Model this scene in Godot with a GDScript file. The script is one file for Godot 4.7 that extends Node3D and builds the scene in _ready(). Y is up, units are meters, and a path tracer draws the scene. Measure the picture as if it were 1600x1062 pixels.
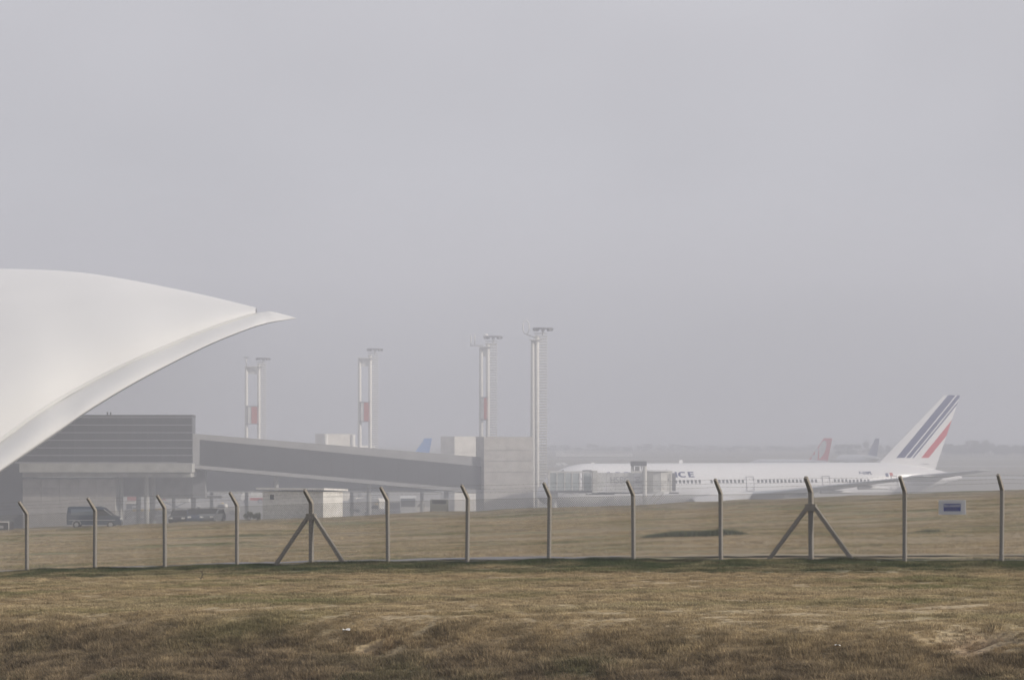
extends Node3D
# An airport seen from an embankment in morning fog. Metres, y up, the apron is y = 0.

var rng := RandomNumberGenerator.new()
var used := {}
var M := {}
var hill := FastNoiseLite.new()
var bump := FastNoiseLite.new()
var streak := FastNoiseLite.new()
var patchy := FastNoiseLite.new()
var grit := FastNoiseLite.new()

# ------------------------------------------------------------------ mesh builder
class MB:
	var v := PackedVector3Array()
	var n := PackedVector3Array()
	var c := PackedColorArray()
	var uv := PackedVector2Array()
	var ix := PackedInt32Array()
	func quad(a: Vector3, b: Vector3, cc: Vector3, d: Vector3, away = null):
		var nn := (b - a).cross(cc - a)
		if nn.length_squared() < 1e-14:
			nn = (cc - a).cross(d - a)
		nn = nn.normalized()
		if away != null and nn.dot((a + b + cc + d) * 0.25 - away) < 0.0:
			var t := b; b = d; d = t
			nn = -nn
		var s := v.size()
		v.append(a); v.append(b); v.append(cc); v.append(d)
		for i in 4: n.append(nn)
		for i in [0, 2, 1, 0, 3, 2]: ix.append(s + i)
	func tri(a: Vector3, b: Vector3, cc: Vector3, away = null):
		var nn := (b - a).cross(cc - a).normalized()
		if away != null and nn.dot((a + b + cc) / 3.0 - away) < 0.0:
			var t := b; b = cc; cc = t
			nn = -nn
		var s := v.size()
		v.append(a); v.append(b); v.append(cc)
		for i in 3: n.append(nn)
		for i in [0, 2, 1]: ix.append(s + i)
	func hexa(p: Array):            # four corners of one end, then the four of the other end in the same order
		var m := Vector3.ZERO
		for q in p: m += q
		m /= 8.0
		quad(p[0], p[1], p[2], p[3], m); quad(p[4], p[5], p[6], p[7], m)
		for i in 4:
			var j := (i + 1) % 4
			quad(p[i], p[j], p[4 + j], p[4 + i], m)
	func box(at: Vector3, size: Vector3, b := Basis.IDENTITY):
		var h := size * 0.5
		var p := []
		for y in [-1, 1]:
			for q in [[-1, -1], [1, -1], [1, 1], [-1, 1]]:
				p.append(at + b * Vector3(q[0] * h.x, y * h.y, q[1] * h.z))
		hexa(p)
	func bar(a: Vector3, b: Vector3, w: float, h: float):     # a square bar from a to b
		var d := (b - a).normalized()
		var s := d.cross(Vector3.UP)
		if s.length() < 0.01: s = Vector3.RIGHT
		s = s.normalized()
		var u := s.cross(d).normalized()
		var p := []
		for e in [a, b]:
			for q in [[-1, -1], [1, -1], [1, 1], [-1, 1]]:
				p.append(e + s * q[0] * w * 0.5 + u * q[1] * h * 0.5)
		hexa(p)
	func tube(a: Vector3, b: Vector3, ra: float, rb: float, k := 10, caps := true):
		var d := (b - a).normalized()
		var s := d.cross(Vector3.UP)
		if s.length() < 0.01: s = d.cross(Vector3.RIGHT)
		s = s.normalized()
		var u := s.cross(d).normalized()
		var rows := []
		for e in [[a, ra], [b, rb]]:
			var r := PackedVector3Array()
			for i in k:
				var t := TAU * i / k
				r.append(e[0] + (s * cos(t) + u * sin(t)) * e[1])
			rows.append(r)
		grid(rows, true, caps)
	func grid(rows: Array, closed: bool, caps := false, flip := false):      # smooth surface through rings of points
		var R := rows.size()
		var C: int = rows[0].size()
		var s := v.size()
		var acc := PackedVector3Array()
		acc.resize(R * C)
		var f := []
		var mid := Vector3.ZERO
		for r in rows:
			for q in r: mid += q
		mid /= float(R * C)
		var vol := 0.0
		for i in R - 1:
			for j in (C if closed else C - 1):
				var k := (j + 1) % C
				var a := i * C + j
				var b := i * C + k
				var d := (i + 1) * C + k
				var e := (i + 1) * C + j
				f.append([a, b, d]); f.append([a, d, e])
		for t in f:
			var p0: Vector3 = rows[t[0] / C][t[0] % C]
			var p1: Vector3 = rows[t[1] / C][t[1] % C]
			var p2: Vector3 = rows[t[2] / C][t[2] % C]
			var nn := (p1 - p0).cross(p2 - p0)
			vol += nn.dot(p0 - mid)
			for q in 3: acc[t[q]] += nn
		var sg := 1.0
		if closed: sg = -1.0 if vol < 0.0 else 1.0
		elif flip: sg = -1.0
		for i in R:
			for j in C:
				v.append(rows[i][j])
				n.append((acc[i * C + j] * sg).normalized())
		for t in f:
			if sg > 0: ix.append(s + t[0]); ix.append(s + t[2]); ix.append(s + t[1])
			else: ix.append(s + t[0]); ix.append(s + t[1]); ix.append(s + t[2])
		if caps and closed:
			for r in [rows[0], rows[R - 1]]:
				var m := Vector3.ZERO
				for q in r: m += q
				m /= float(C)
				for j in C: tri(m, r[j], r[(j + 1) % C], mid)
	func extrude(poly: PackedVector2Array, z0: float, z1: float, xf := Transform3D.IDENTITY):   # a side profile in x and y, given width along z
		var P := poly
		if not Geometry2D.is_polygon_clockwise(P): P = P.duplicate(); P.reverse()
		var t := Geometry2D.triangulate_polygon(P)
		var za := minf(z0, z1)
		var zb := maxf(z0, z1)
		for i in range(0, t.size(), 3):
			var a := P[t[i]]; var b := P[t[i + 1]]; var cc := P[t[i + 2]]
			tri(xf * Vector3(a.x, a.y, zb), xf * Vector3(b.x, b.y, zb), xf * Vector3(cc.x, cc.y, zb), xf * Vector3(a.x, a.y, za))
			tri(xf * Vector3(a.x, a.y, za), xf * Vector3(b.x, b.y, za), xf * Vector3(cc.x, cc.y, za), xf * Vector3(a.x, a.y, zb))
		for i in P.size():
			var a := P[i]
			var b := P[(i + 1) % P.size()]
			var out := Vector2(-(b - a).y, (b - a).x).normalized()      # outward for a clockwise outline
			var m := (a + b) * 0.5 - out
			quad(xf * Vector3(a.x, a.y, za), xf * Vector3(b.x, b.y, za), xf * Vector3(b.x, b.y, zb), xf * Vector3(a.x, a.y, zb), xf * Vector3(m.x, m.y, (za + zb) * 0.5))
	func mesh() -> ArrayMesh:
		var a := []
		a.resize(Mesh.ARRAY_MAX)
		a[Mesh.ARRAY_VERTEX] = v
		a[Mesh.ARRAY_NORMAL] = n
		if c.size() == v.size(): a[Mesh.ARRAY_COLOR] = c
		if uv.size() == v.size(): a[Mesh.ARRAY_TEX_UV] = uv
		a[Mesh.ARRAY_INDEX] = ix
		var m := ArrayMesh.new()
		m.add_surface_from_arrays(Mesh.PRIMITIVE_TRIANGLES, a)
		return m

# ------------------------------------------------------------------ naming and placing
func numbered(called: String) -> String:
	used[called] = used.get(called, -1) + 1
	return called if used[called] == 0 else "%s_%03d" % [called, used[called]]

func tag(o: Node, label: String, category: String, group := ""):
	o.set_meta("label", label); o.set_meta("category", category)
	if group: o.set_meta("group", group)

func thing(called: String, label: String, category: String, at := Vector3.ZERO, turn := 0.0, group := "") -> Node3D:
	var o := Node3D.new()
	o.name = numbered(called); add_child(o)
	o.position = at; o.rotation_degrees.y = turn
	tag(o, label, category, group)
	return o

func put(mesh: Mesh, called: String, m: Material, parent: Node, at := Vector3.ZERO) -> MeshInstance3D:
	var o := MeshInstance3D.new()
	o.mesh = mesh; o.material_override = m; o.position = at
	o.name = numbered(called) if parent == self else called
	parent.add_child(o, true)
	return o

func part(mb: MB, called: String, m: Material, parent: Node) -> MeshInstance3D:
	return put(mb.mesh(), called, m, parent)

func bx(called: String, m: Material, parent: Node, at: Vector3, size: Vector3, b := Basis.IDENTITY) -> MeshInstance3D:
	var q := MB.new()
	q.box(at, size, b)
	return part(q, called, m, parent)

func structure(o: Node): o.set_meta("kind", "structure")

# ------------------------------------------------------------------ materials
func lin(r: float, g: float, b: float) -> Color: return Color(r, g, b).linear_to_srgb()

func noise_tex(freq: float, lo: float, hi: float, seed_: int, size := 256) -> ImageTexture:
	var f := FastNoiseLite.new()
	f.seed = seed_; f.frequency = freq; f.fractal_octaves = 5; f.noise_type = FastNoiseLite.TYPE_SIMPLEX_SMOOTH
	var im: Image = f.get_seamless_image(size, size)
	im.convert(Image.FORMAT_RGB8)
	for y in size:
		for x in size:
			var t: float = im.get_pixel(x, y).r
			var w := lerpf(lo, hi, t)
			im.set_pixel(x, y, Color(w, w, w * 0.985))
	return ImageTexture.create_from_image(im)

func mat(col: Color, rough := 0.8, tex: Texture2D = null, scale := 0.3, metal := 0.0) -> StandardMaterial3D:
	var m := StandardMaterial3D.new()
	m.albedo_color = col; m.roughness = rough; m.metallic = metal
	if tex:
		m.albedo_texture = tex; m.uv1_triplanar = true; m.uv1_world_triplanar = true
		m.uv1_scale = Vector3.ONE * scale
	return m

func glass(col: Color, alpha: float) -> StandardMaterial3D:
	var m := mat(col, 0.05)
	m.transparency = BaseMaterial3D.TRANSPARENCY_ALPHA
	m.albedo_color.a = alpha
	return m

func make_materials():
	var wear := noise_tex(0.02, 0.86, 1.06, 3)
	var fine := noise_tex(0.06, 0.7, 1.15, 5)
	M.wear = wear; M.fine = fine
	M.roof = mat(lin(0.76, 0.762, 0.768), 0.7, noise_tex(0.012, 0.97, 1.01, 8), 0.02)
	M.concrete = mat(lin(0.25, 0.23, 0.205), 0.9, fine, 0.9)
	M.panel = mat(lin(0.56, 0.53, 0.5), 0.85, wear, 0.12)
	M.panel_b = mat(lin(0.54, 0.51, 0.485), 0.85, wear, 0.1)
	M.wall = mat(lin(0.45, 0.425, 0.405), 0.85, wear, 0.11)
	M.slab = mat(lin(0.48, 0.48, 0.465), 0.8, wear, 0.1)
	M.soffit = mat(lin(0.42, 0.42, 0.415), 0.85, wear, 0.1)  # slab concrete toned darker, some of the recess shade put into its colour
	M.dark_glass = mat(lin(0.035, 0.036, 0.04), 0.25, wear, 0.07)
	M.dark_panel = mat(lin(0.06, 0.06, 0.066), 0.5, wear, 0.09)
	M.louvre = mat(lin(0.3, 0.3, 0.31), 0.5)
	M.fascia = mat(lin(0.24, 0.24, 0.25), 0.6, wear, 0.08)
	M.white = mat(lin(0.78, 0.77, 0.76), 0.45, wear, 0.15)
	M.tower_white = mat(lin(0.72, 0.69, 0.65), 0.7, wear, 0.11)
	M.plane_white = mat(lin(0.82, 0.82, 0.83), 0.3)
	M.plane_grey = mat(lin(0.48, 0.49, 0.5), 0.4)
	M.belly = M.plane_white
	M.metal = mat(lin(0.45, 0.45, 0.46), 0.4, null, 0.3, 0.6)
	M.dark_metal = mat(lin(0.05, 0.05, 0.055), 0.5)
	M.galv = mat(lin(0.27, 0.27, 0.265), 0.6)
	M.title_blue = mat(lin(0.03, 0.045, 0.16), 0.4)
	M.red = mat(lin(0.5, 0.05, 0.04), 0.5)
	M.red_box = mat(lin(0.48, 0.1, 0.07), 0.6, wear, 0.3)
	M.rubber = mat(lin(0.025, 0.025, 0.025), 0.9)
	M.window = mat(lin(0.02, 0.022, 0.025), 0.1)
	M.mast = mat(lin(0.72, 0.71, 0.69), 0.5, wear, 0.4)
	M.bridge_grey = mat(lin(0.72, 0.72, 0.72), 0.6, wear, 0.12)
	M.bridge_white = mat(lin(0.68, 0.67, 0.65), 0.55, wear, 0.15)
	M.letter_grey = mat(lin(0.14, 0.14, 0.15), 0.6)
	M.pane = glass(Color(0.8, 0.85, 0.85), 0.35)
	M.bark = mat(lin(0.06, 0.05, 0.04), 0.95)
	M.apron = mat(lin(0.34, 0.325, 0.3), 0.9, noise_tex(0.02, 0.75, 1.1, 21), 0.02)
	M.asphalt = mat(lin(0.2, 0.195, 0.21), 0.9, fine, 0.5)
	M.dirt = mat(lin(0.3, 0.25, 0.17), 0.95, fine, 0.6)
	M.leaf = StandardMaterial3D.new()
	M.leaf.backlight_enabled = true; M.leaf.backlight = Color(0.8, 0.8, 0.8)
	M.leaf.vertex_color_use_as_albedo = true; M.leaf.roughness = 0.9
	M.grass = StandardMaterial3D.new()
	M.grass.backlight_enabled = true; M.grass.backlight = Color(0.9, 0.9, 0.9)
	M.grass.vertex_color_use_as_albedo = true; M.grass.roughness = 0.95
	M.ground = StandardMaterial3D.new()
	M.ground.vertex_color_use_as_albedo = true; M.ground.roughness = 1.0
	M.ground.albedo_texture = noise_tex(0.035, 0.5, 1.35, 33, 512)
	M.ground.uv1_triplanar = true; M.ground.uv1_world_triplanar = true; M.ground.uv1_scale = Vector3(0.35, 0.35, 0.35)

# ------------------------------------------------------------------ the lie of the land; d is the distance away from the photographer along -z
func behind_fence(x: float, d: float) -> float: return (x + 19.8) * 0.452 + (d - 104.4) * 0.892

func fence_level(x: float, d: float) -> float:
	var along := (x + 19.8) * 0.892 - (d - 104.4) * 0.452
	var xf := clampf(-19.8 + along * 0.892, -45.0, 45.0)
	return 7.25 + 0.0345 * xf - 0.0005 * xf * xf

func level(x: float, d: float) -> float:
	var k := behind_fence(x, d)
	var y := fence_level(x, d)
	if k > 0.0:
		var zf := 104.4 - (x + 19.8) * 0.5067
		var t := clampf((d - zf) / maxf(250.0 - zf, 20.0), 0.0, 1.0)
		y = lerpf(y, 4.85 + 0.039 * clampf(x, -90.0, 90.0), t)
		y += 0.28 * hill.get_noise_2d(x * 0.5, d) * smoothstep(0.0, 25.0, k) * (1.0 - smoothstep(225.0, 250.0, d))
		y += 0.22 * hill.get_noise_2d(x * 2.2 + 90.0, d * 0.6) * smoothstep(200.0, 245.0, d)
		y *= 1.0 - smoothstep(251.0, 292.0, d)
		if d > 292.0: y = 0.0
	elif k < -30.5:
		var q := -30.5 - k
		y -= 0.27 * q * smoothstep(-0.5, 3.0, q) if q < 14.0 else lerpf(3.78, -3.2, smoothstep(14.0, 60.0, q))
		y += 0.1 * bump.get_noise_2d(x * 2.6, d * 2.6) * smoothstep(0.5, 3.0, q)
	y -= 0.4 * bare(x, d)
	if d < 262.0: y += 0.05 * bump.get_noise_2d(x, d) + 0.028 * grit.get_noise_2d(x, d)
	return y

func bare(x: float, d: float) -> float:      # two scrapes of bare earth on the bank
	var w := exp(-0.8 * pow((x - 9.9) / 1.0, 2.0) - pow((d - 53.9) / 0.8, 2.0)) + 0.8 * exp(-pow((x + 3.0) / 0.8, 2.0) - pow((d - 59.3) / 0.7, 2.0))
	return w * clampf(0.8 + 1.4 * bump.get_noise_2d(x * 4.0, d * 4.0), 0.0, 1.5) if w > 0.03 else 0.0

func mixc(a: Color, b: Color, t: float) -> Color: return a.lerp(b, clampf(t, 0.0, 1.0))

func soil_colour(x: float, d: float) -> Color:      # base colours of the ground cover, linear
	var k := behind_fence(x, d)
	var s := streak.get_noise_2d(x * 0.35, d * 1.1)
	var p := patchy.get_noise_2d(x * 0.6, d * 1.1)
	var straw := Color(0.43, 0.345, 0.215)
	var tan_ := Color(0.33, 0.255, 0.15)
	var green := Color(0.18, 0.185, 0.075)
	var c := mixc(tan_, straw, 0.5 + 0.7 * s + 0.5 * grit.get_noise_2d(x * 0.7, d * 0.7))
	c = mixc(c, green, (p + 0.05) * 1.5)
	if k < 0.0: c = mixc(c, Color(0.46, 0.375, 0.24), 0.15 + 1.3 * streak.get_noise_2d(((x + 19.8) * 0.892 - (d - 104.4) * 0.452) * 0.12, k * 2.2))
	if k < -28.5:
		var rough := mixc(Color(0.19, 0.148, 0.098), Color(0.31, 0.245, 0.155), 0.5 + 1.1 * bump.get_noise_2d(x * 1.7 + 50.0, d * 1.7))
		rough = mixc(rough, Color(0.085, 0.092, 0.042), (patchy.get_noise_2d(x * 2.2 + 30.0, d * 2.2) - 0.15) * 2.4)
		c = mixc(c, rough, smoothstep(-31.0, -34.5, k + 2.0 * bump.get_noise_2d(x * 0.9, d * 0.9)))
	if k > -9.0 and k < 2.5:
		c = mixc(c, Color(0.058, 0.075, 0.03), 0.55 + 0.9 * patchy.get_noise_2d(x * 2.6, d * 2.0) + 0.35 * smoothstep(-6.3, -3.8, k + 2.4 * bump.get_noise_2d(x * 0.5, d * 0.5)) * (1.0 - smoothstep(0.2, 1.4, k)))
	var e := bare(x, d)
	if e > 0.0: c = mixc(c, Color(0.2, 0.125, 0.075), e * 1.2 - 0.3)
	if d > 300.0:
		c = mixc(Color(0.24, 0.19, 0.115), Color(0.17, 0.16, 0.085), 0.5 + streak.get_noise_2d(x * 0.02, d * 0.12))
	return c

func make_noise():
	hill.seed = 4; hill.frequency = 0.035; hill.fractal_octaves = 3
	bump.seed = 9; bump.frequency = 0.28; bump.fractal_octaves = 4
	streak.seed = 12; streak.frequency = 0.16; streak.fractal_octaves = 4
	patchy.seed = 31; patchy.frequency = 0.12; patchy.fractal_octaves = 4
	grit.seed = 7; grit.frequency = 2.0; grit.fractal_octaves = 2

func make_ground():
	var ds := []
	var q := -60.0
	while q < 44.0: ds.append(q); q += 5.0
	while q < 112.0: ds.append(q); q += 0.4
	while q < 296.0: ds.append(q); q += 1.2
	while q < 7000.0: ds.append(q); q *= 1.12
	ds.append(7000.0)
	var xs := []
	q = -46.0
	while q <= 46.0: xs.append(q); q += 0.46
	q = 47.0
	while q < 3500.0: xs.append(q); xs.append(-q); q = q * 1.06 + 0.6
	xs.sort()
	var mb := MB.new()
	var C := xs.size()
	for d in ds:
		for x in xs:
			mb.v.append(Vector3(x, level(x, d), -d))
			mb.c.append(soil_colour(x, d))
	for i in ds.size():
		for j in C:
			var a: Vector3 = mb.v[i * C + maxi(j - 1, 0)]
			var b: Vector3 = mb.v[i * C + mini(j + 1, C - 1)]
			var e: Vector3 = mb.v[maxi(i - 1, 0) * C + j]
			var f: Vector3 = mb.v[mini(i + 1, ds.size() - 1) * C + j]
			var nn := (b - a).cross(f - e).normalized()
			mb.n.append(nn if nn.y > 0 else -nn)
	for i in ds.size() - 1:
		for j in C - 1:
			var a := i * C + j
			for t in [a, a + C, a + C + 1, a, a + C + 1, a + 1]: mb.ix.append(t)
	structure(part(mb, "ground", M.ground, self))

func sheet(called: String, m: Material, x0: float, x1: float, d0: float, d1: float, y: float) -> MeshInstance3D:
	var mb := MB.new()
	mb.quad(Vector3(x0, y, -d0), Vector3(x1, y, -d0), Vector3(x1, y, -d1), Vector3(x0, y, -d1))
	var o := part(mb, called, m, self)
	structure(o)
	return o

func strip(called: String, m: Material, a0: float, a1: float, k0: float, k1: float, wob: float):   # a track that follows the fence
	var rows := []
	var n := int((a1 - a0) / 0.6)
	for i in n + 1:
		var a := lerpf(a0, a1, float(i) / n)
		var r := PackedVector3Array()
		for j in 5:
			var e := wob * bump.get_noise_2d(a * 0.6, 40.0 + 9.0 * (j / 3))
			var k := lerpf(k0, k1, j / 4.0) + e
			var x := -19.8 + a * 0.892 + k * 0.452
			var d := 104.4 - a * 0.452 + k * 0.892
			r.append(Vector3(x, level(x, d) + 0.06, -d))
		rows.append(r)
	var mb := MB.new()
	mb.grid(rows, false, false, false)
	structure(part(mb, called, m, self))

# ------------------------------------------------------------------ grass
func tuft(blades: int, h: float, spread: float, width: float, lean: float, seed_: int) -> ArrayMesh:
	var r := RandomNumberGenerator.new()
	r.seed = seed_
	var mb := MB.new()
	for i in blades:
		var a := r.randf() * TAU
		var root := Vector3(cos(a), 0, sin(a)) * spread * sqrt(r.randf())
		var b := r.randf() * TAU
		var side := Vector3(cos(b), 0, sin(b)) * width
		var out := Vector3(cos(a + r.randf_range(-1, 1)), 0, sin(a + r.randf_range(-1, 1))) * lean * r.randf_range(0.3, 1.2)
		var hh := h * r.randf_range(0.55, 1.1)
		var mid := root + Vector3(0, hh * 0.6, 0) + out * 0.4
		var tip := root + Vector3(0, hh, 0) + out
		var tone := r.randf_range(0.5, 1.6)
		var s := mb.v.size()
		for p in [root - side * 0.5 - Vector3(0, 0.02, 0), root + side * 0.5 - Vector3(0, 0.02, 0), mid + side * 0.4, mid - side * 0.4, tip]: mb.v.append(p)
		var nn := -(side.cross(tip - root)).normalized()
		for j in 5:
			mb.n.append(nn); mb.c.append(Color(tone, tone, tone * 0.95))
		for t in [0, 1, 2, 0, 2, 3, 3, 2, 4]: mb.ix.append(s + t)
	return mb.mesh()

func meadow(called: String, label: String, mesh: Mesh, want: int, d0: float, d1: float, k0: float, k1: float, grow: Callable):
	var xf: Array[Transform3D] = []
	var cs: Array[Color] = []
	var tries := 0
	while xf.size() < want and tries < want * 8:
		tries += 1
		var d := sqrt(lerpf(d0 * d0, d1 * d1, rng.randf()))
		var x := d * rng.randf_range(-0.225, 0.225)
		var k := behind_fence(x, d)
		if k < k0 or k > k1: continue
		var g: float = grow.call(x, d, k)
		if g <= 0.0: continue
		var s := g * rng.randf_range(0.7, 1.3)
		xf.append(Transform3D(Basis(Vector3.UP, rng.randf() * TAU).scaled(Vector3(s * rng.randf_range(0.8, 1.3), s, s * rng.randf_range(0.8, 1.3))), Vector3(x, level(x, d) - 0.01, -d)))
		var c := soil_colour(x + rng.randf_range(-0.5, 0.5), d + rng.randf_range(-0.5, 0.5))
		var dry := rng.randf_range(0.6, 1.55) * (1.0 + 0.45 * grit.get_noise_2d(x * 0.5, d * 0.5))
		cs.append(Color(c.r * dry, c.g * dry, c.b * dry))
	var mm := MultiMesh.new()
	mm.transform_format = MultiMesh.TRANSFORM_3D; mm.use_colors = true
	mm.mesh = mesh; mm.instance_count = xf.size()
	for i in xf.size():
		mm.set_instance_transform(i, xf[i]); mm.set_instance_color(i, cs[i])
	var o := MultiMeshInstance3D.new()
	o.multimesh = mm; o.material_override = M.grass; o.name = called
	add_child(o)
	tag(o, label, "grass"); o.set_meta("kind", "stuff")

func make_grass():
	meadow("mown_grass", "short dry mown grass in front of the wire fence", tuft(12, 0.065, 0.1, 0.009, 0.07, 1), 215000, 46, 112, -33.5, -1.8,
		func(x, d, k): return 0.8 + 0.8 * grit.get_noise_2d(x * 0.35, d * 0.35) + 0.9 * maxf(0.0, patchy.get_noise_2d(x * 0.6, d * 1.1)) + 0.5 * streak.get_noise_2d(x * 0.35, d * 1.1))
	meadow("rough_grass", "rough brown grass covering the near bank", tuft(14, 0.1, 0.11, 0.008, 0.09, 2), 150000, 46, 76, -44.0, -29.0,
		func(x, d, k): return maxf(0.75, 0.95 + 0.9 * bump.get_noise_2d(x * 3.4 + 50.0, d * 3.4)) * smoothstep(-30.0, -33.5, k) * (1.0 if bare(x, d) < 0.3 else 0.0))
	meadow("verge_grass", "strip of dark green grass at the foot of the fence", tuft(14, 0.14, 0.13, 0.009, 0.09, 3), 60000, 72, 112, -8.0, 1.6,
		func(x, d, k): return 1.1 * smoothstep(-6.5, -3.8, k + 2.4 * bump.get_noise_2d(x * 0.5, d * 0.5)) * (1.0 - smoothstep(0.3, 1.6, k)) * (0.75 + 0.9 * patchy.get_noise_2d(x * 2.0, d)) - 0.12)
	meadow("field_grass", "dry field grass beyond the wire fence", tuft(12, 0.09, 0.22, 0.013, 0.09, 4), 190000, 86, 268, 1.2, 200.0,
		func(x, d, k): return (0.0 if (k > 3.3 and k < 7.6) else 0.8 + 0.8 * streak.get_noise_2d(x * 0.35, d * 1.1)) * (1.0 if d < 258.0 else 0.7))

func weed_clump(label: String, at: Vector3, wide: float, tall: float, count: int, seed_: int):
	var r := RandomNumberGenerator.new()
	r.seed = seed_
	var mb := MB.new()
	for i in count:
		var u := r.randf_range(-1, 1)
		var x := u * wide * 0.5
		var z := r.randf_range(-1, 1) * wide * 0.3
		var h := tall * (1.0 - u * u) * r.randf_range(0.15, 1.0) + 0.06
		var y0 := level(at.x + x, -(at.z + z)) - at.y - 0.03
		var a := r.randf() * TAU
		var side := Vector3(cos(a), 0, sin(a)) * r.randf_range(0.01, 0.04)
		var lean := Vector3(r.randf_range(-1, 1), 0, r.randf_range(-1, 1)) * h * 0.9
		var p := Vector3(x, y0, z)
		var s := mb.v.size()
		var tone := r.randf_range(0.6, 1.35)
		for q in [p - side, p + side, p + side * 0.7 + Vector3(0, h * 0.6, 0) + lean * 0.4, p - side * 0.7 + Vector3(0, h * 0.6, 0) + lean * 0.4, p + Vector3(0, h, 0) + lean]:
			mb.v.append(q); mb.n.append(-side.cross(Vector3(0, h, 0) + lean).normalized())
			mb.c.append(Color(0.06, 0.075, 0.032) * tone)
		for t in [0, 1, 2, 0, 2, 3, 3, 2, 4]: mb.ix.append(s + t)
	var o := part(mb, "weed_clump", M.leaf, self)
	o.position = at
	tag(o, label, "weeds", "weed clumps in the field")

# ------------------------------------------------------------------ trees and bushes
func leaf_cloud(mb: MB, at: Vector3, rad: Vector3, count: int, leaf: float, col: Color, r: RandomNumberGenerator):
	for i in count:
		var u := Vector3(r.randfn(), r.randfn(), r.randfn()).normalized() * pow(r.randf(), 0.4)
		var p := at + u * rad
		var a := Vector3(r.randfn(), r.randfn(), r.randfn()).normalized()
		var b := a.cross(Vector3(r.randfn(), r.randfn(), r.randfn())).normalized()
		var s := leaf * r.randf_range(0.5, 1.2)
		var st := mb.v.size()
		var tone := r.randf_range(0.7, 1.3)
		if a.cross(b).dot(u) > 0.0: b = -b
		for q in [-a - b, a - b, a + b, b - a]:
			mb.v.append(p + q * s * 0.5); mb.n.append((u * 0.4 - a.cross(b)).normalized()); mb.c.append(col * tone)
		for t in [0, 1, 2, 0, 2, 3]: mb.ix.append(st + t)

func tree(label: String, at: Vector3, tall: float, wide: float, seed_: int, group: String):
	var r := RandomNumberGenerator.new()
	r.seed = seed_
	var t := thing("tree", label, "tree", at, 0.0, group)
	var tr := MB.new()
	tr.tube(Vector3(0, -0.3, 0), Vector3(0.1, tall * 0.55, 0), tall * 0.03, tall * 0.012, 7)
	for i in 5:
		var a := r.randf() * TAU
		var y := tall * r.randf_range(0.25, 0.5)
		tr.tube(Vector3(0, y, 0), Vector3(cos(a) * wide * 0.3, y + tall * 0.22, sin(a) * wide * 0.3), tall * 0.012, tall * 0.004, 5)
	part(tr, "trunk", M.bark, t)
	var mb := MB.new()
	for i in 13:
		var y := r.randf_range(0.26, 0.88)
		var w := wide * 0.5 * (1.0 - pow(absf(y - 0.5) * 1.75, 2.0) * 0.75)
		var a := r.randf() * TAU
		leaf_cloud(mb, Vector3(cos(a) * w * 0.7, y * tall, sin(a) * w * 0.7), Vector3(wide * 0.22, tall * 0.14, wide * 0.22) * r.randf_range(0.7, 1.2), 70, tall * 0.06, Color(0.04, 0.05, 0.028), r)
	part(mb, "crown", M.leaf, t)

func bush(label: String, at: Vector3, tall: float, wide: float, seed_: int):
	var r := RandomNumberGenerator.new()
	r.seed = seed_
	var t := thing("bush", label, "bush", at)
	var st := MB.new()
	for i in 6: st.tube(Vector3(r.randf_range(-0.1, 0.1), -0.1, 0), Vector3(r.randf_range(-1, 1) * wide * 0.4, tall * 0.7, r.randf_range(-0.3, 0.3)), 0.03, 0.01, 5)
	part(st, "stem", M.bark, t)
	var mb := MB.new()
	for i in 8:
		leaf_cloud(mb, Vector3(r.randf_range(-0.4, 0.4) * wide, tall * r.randf_range(0.3, 0.75), r.randf_range(-0.3, 0.3) * wide), Vector3(wide * 0.22, tall * 0.26, wide * 0.22), 70, 0.09, Color(0.1, 0.11, 0.07), r)
	part(mb, "foliage", M.leaf, t)

# ------------------------------------------------------------------ the fence
const FD := Vector3(0.892, 0.0, 0.452)     # along the fence, towards its right-hand end
const FO := Vector3(-0.452, 0.0, 0.892)    # out of the airfield
func fence_base(i: float) -> Vector3:
	var a := i * 3.388
	var x := -19.8 + a * 0.892
	var d := 104.4 - a * 0.452
	return Vector3(x, level(x, d), -d)

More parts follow.
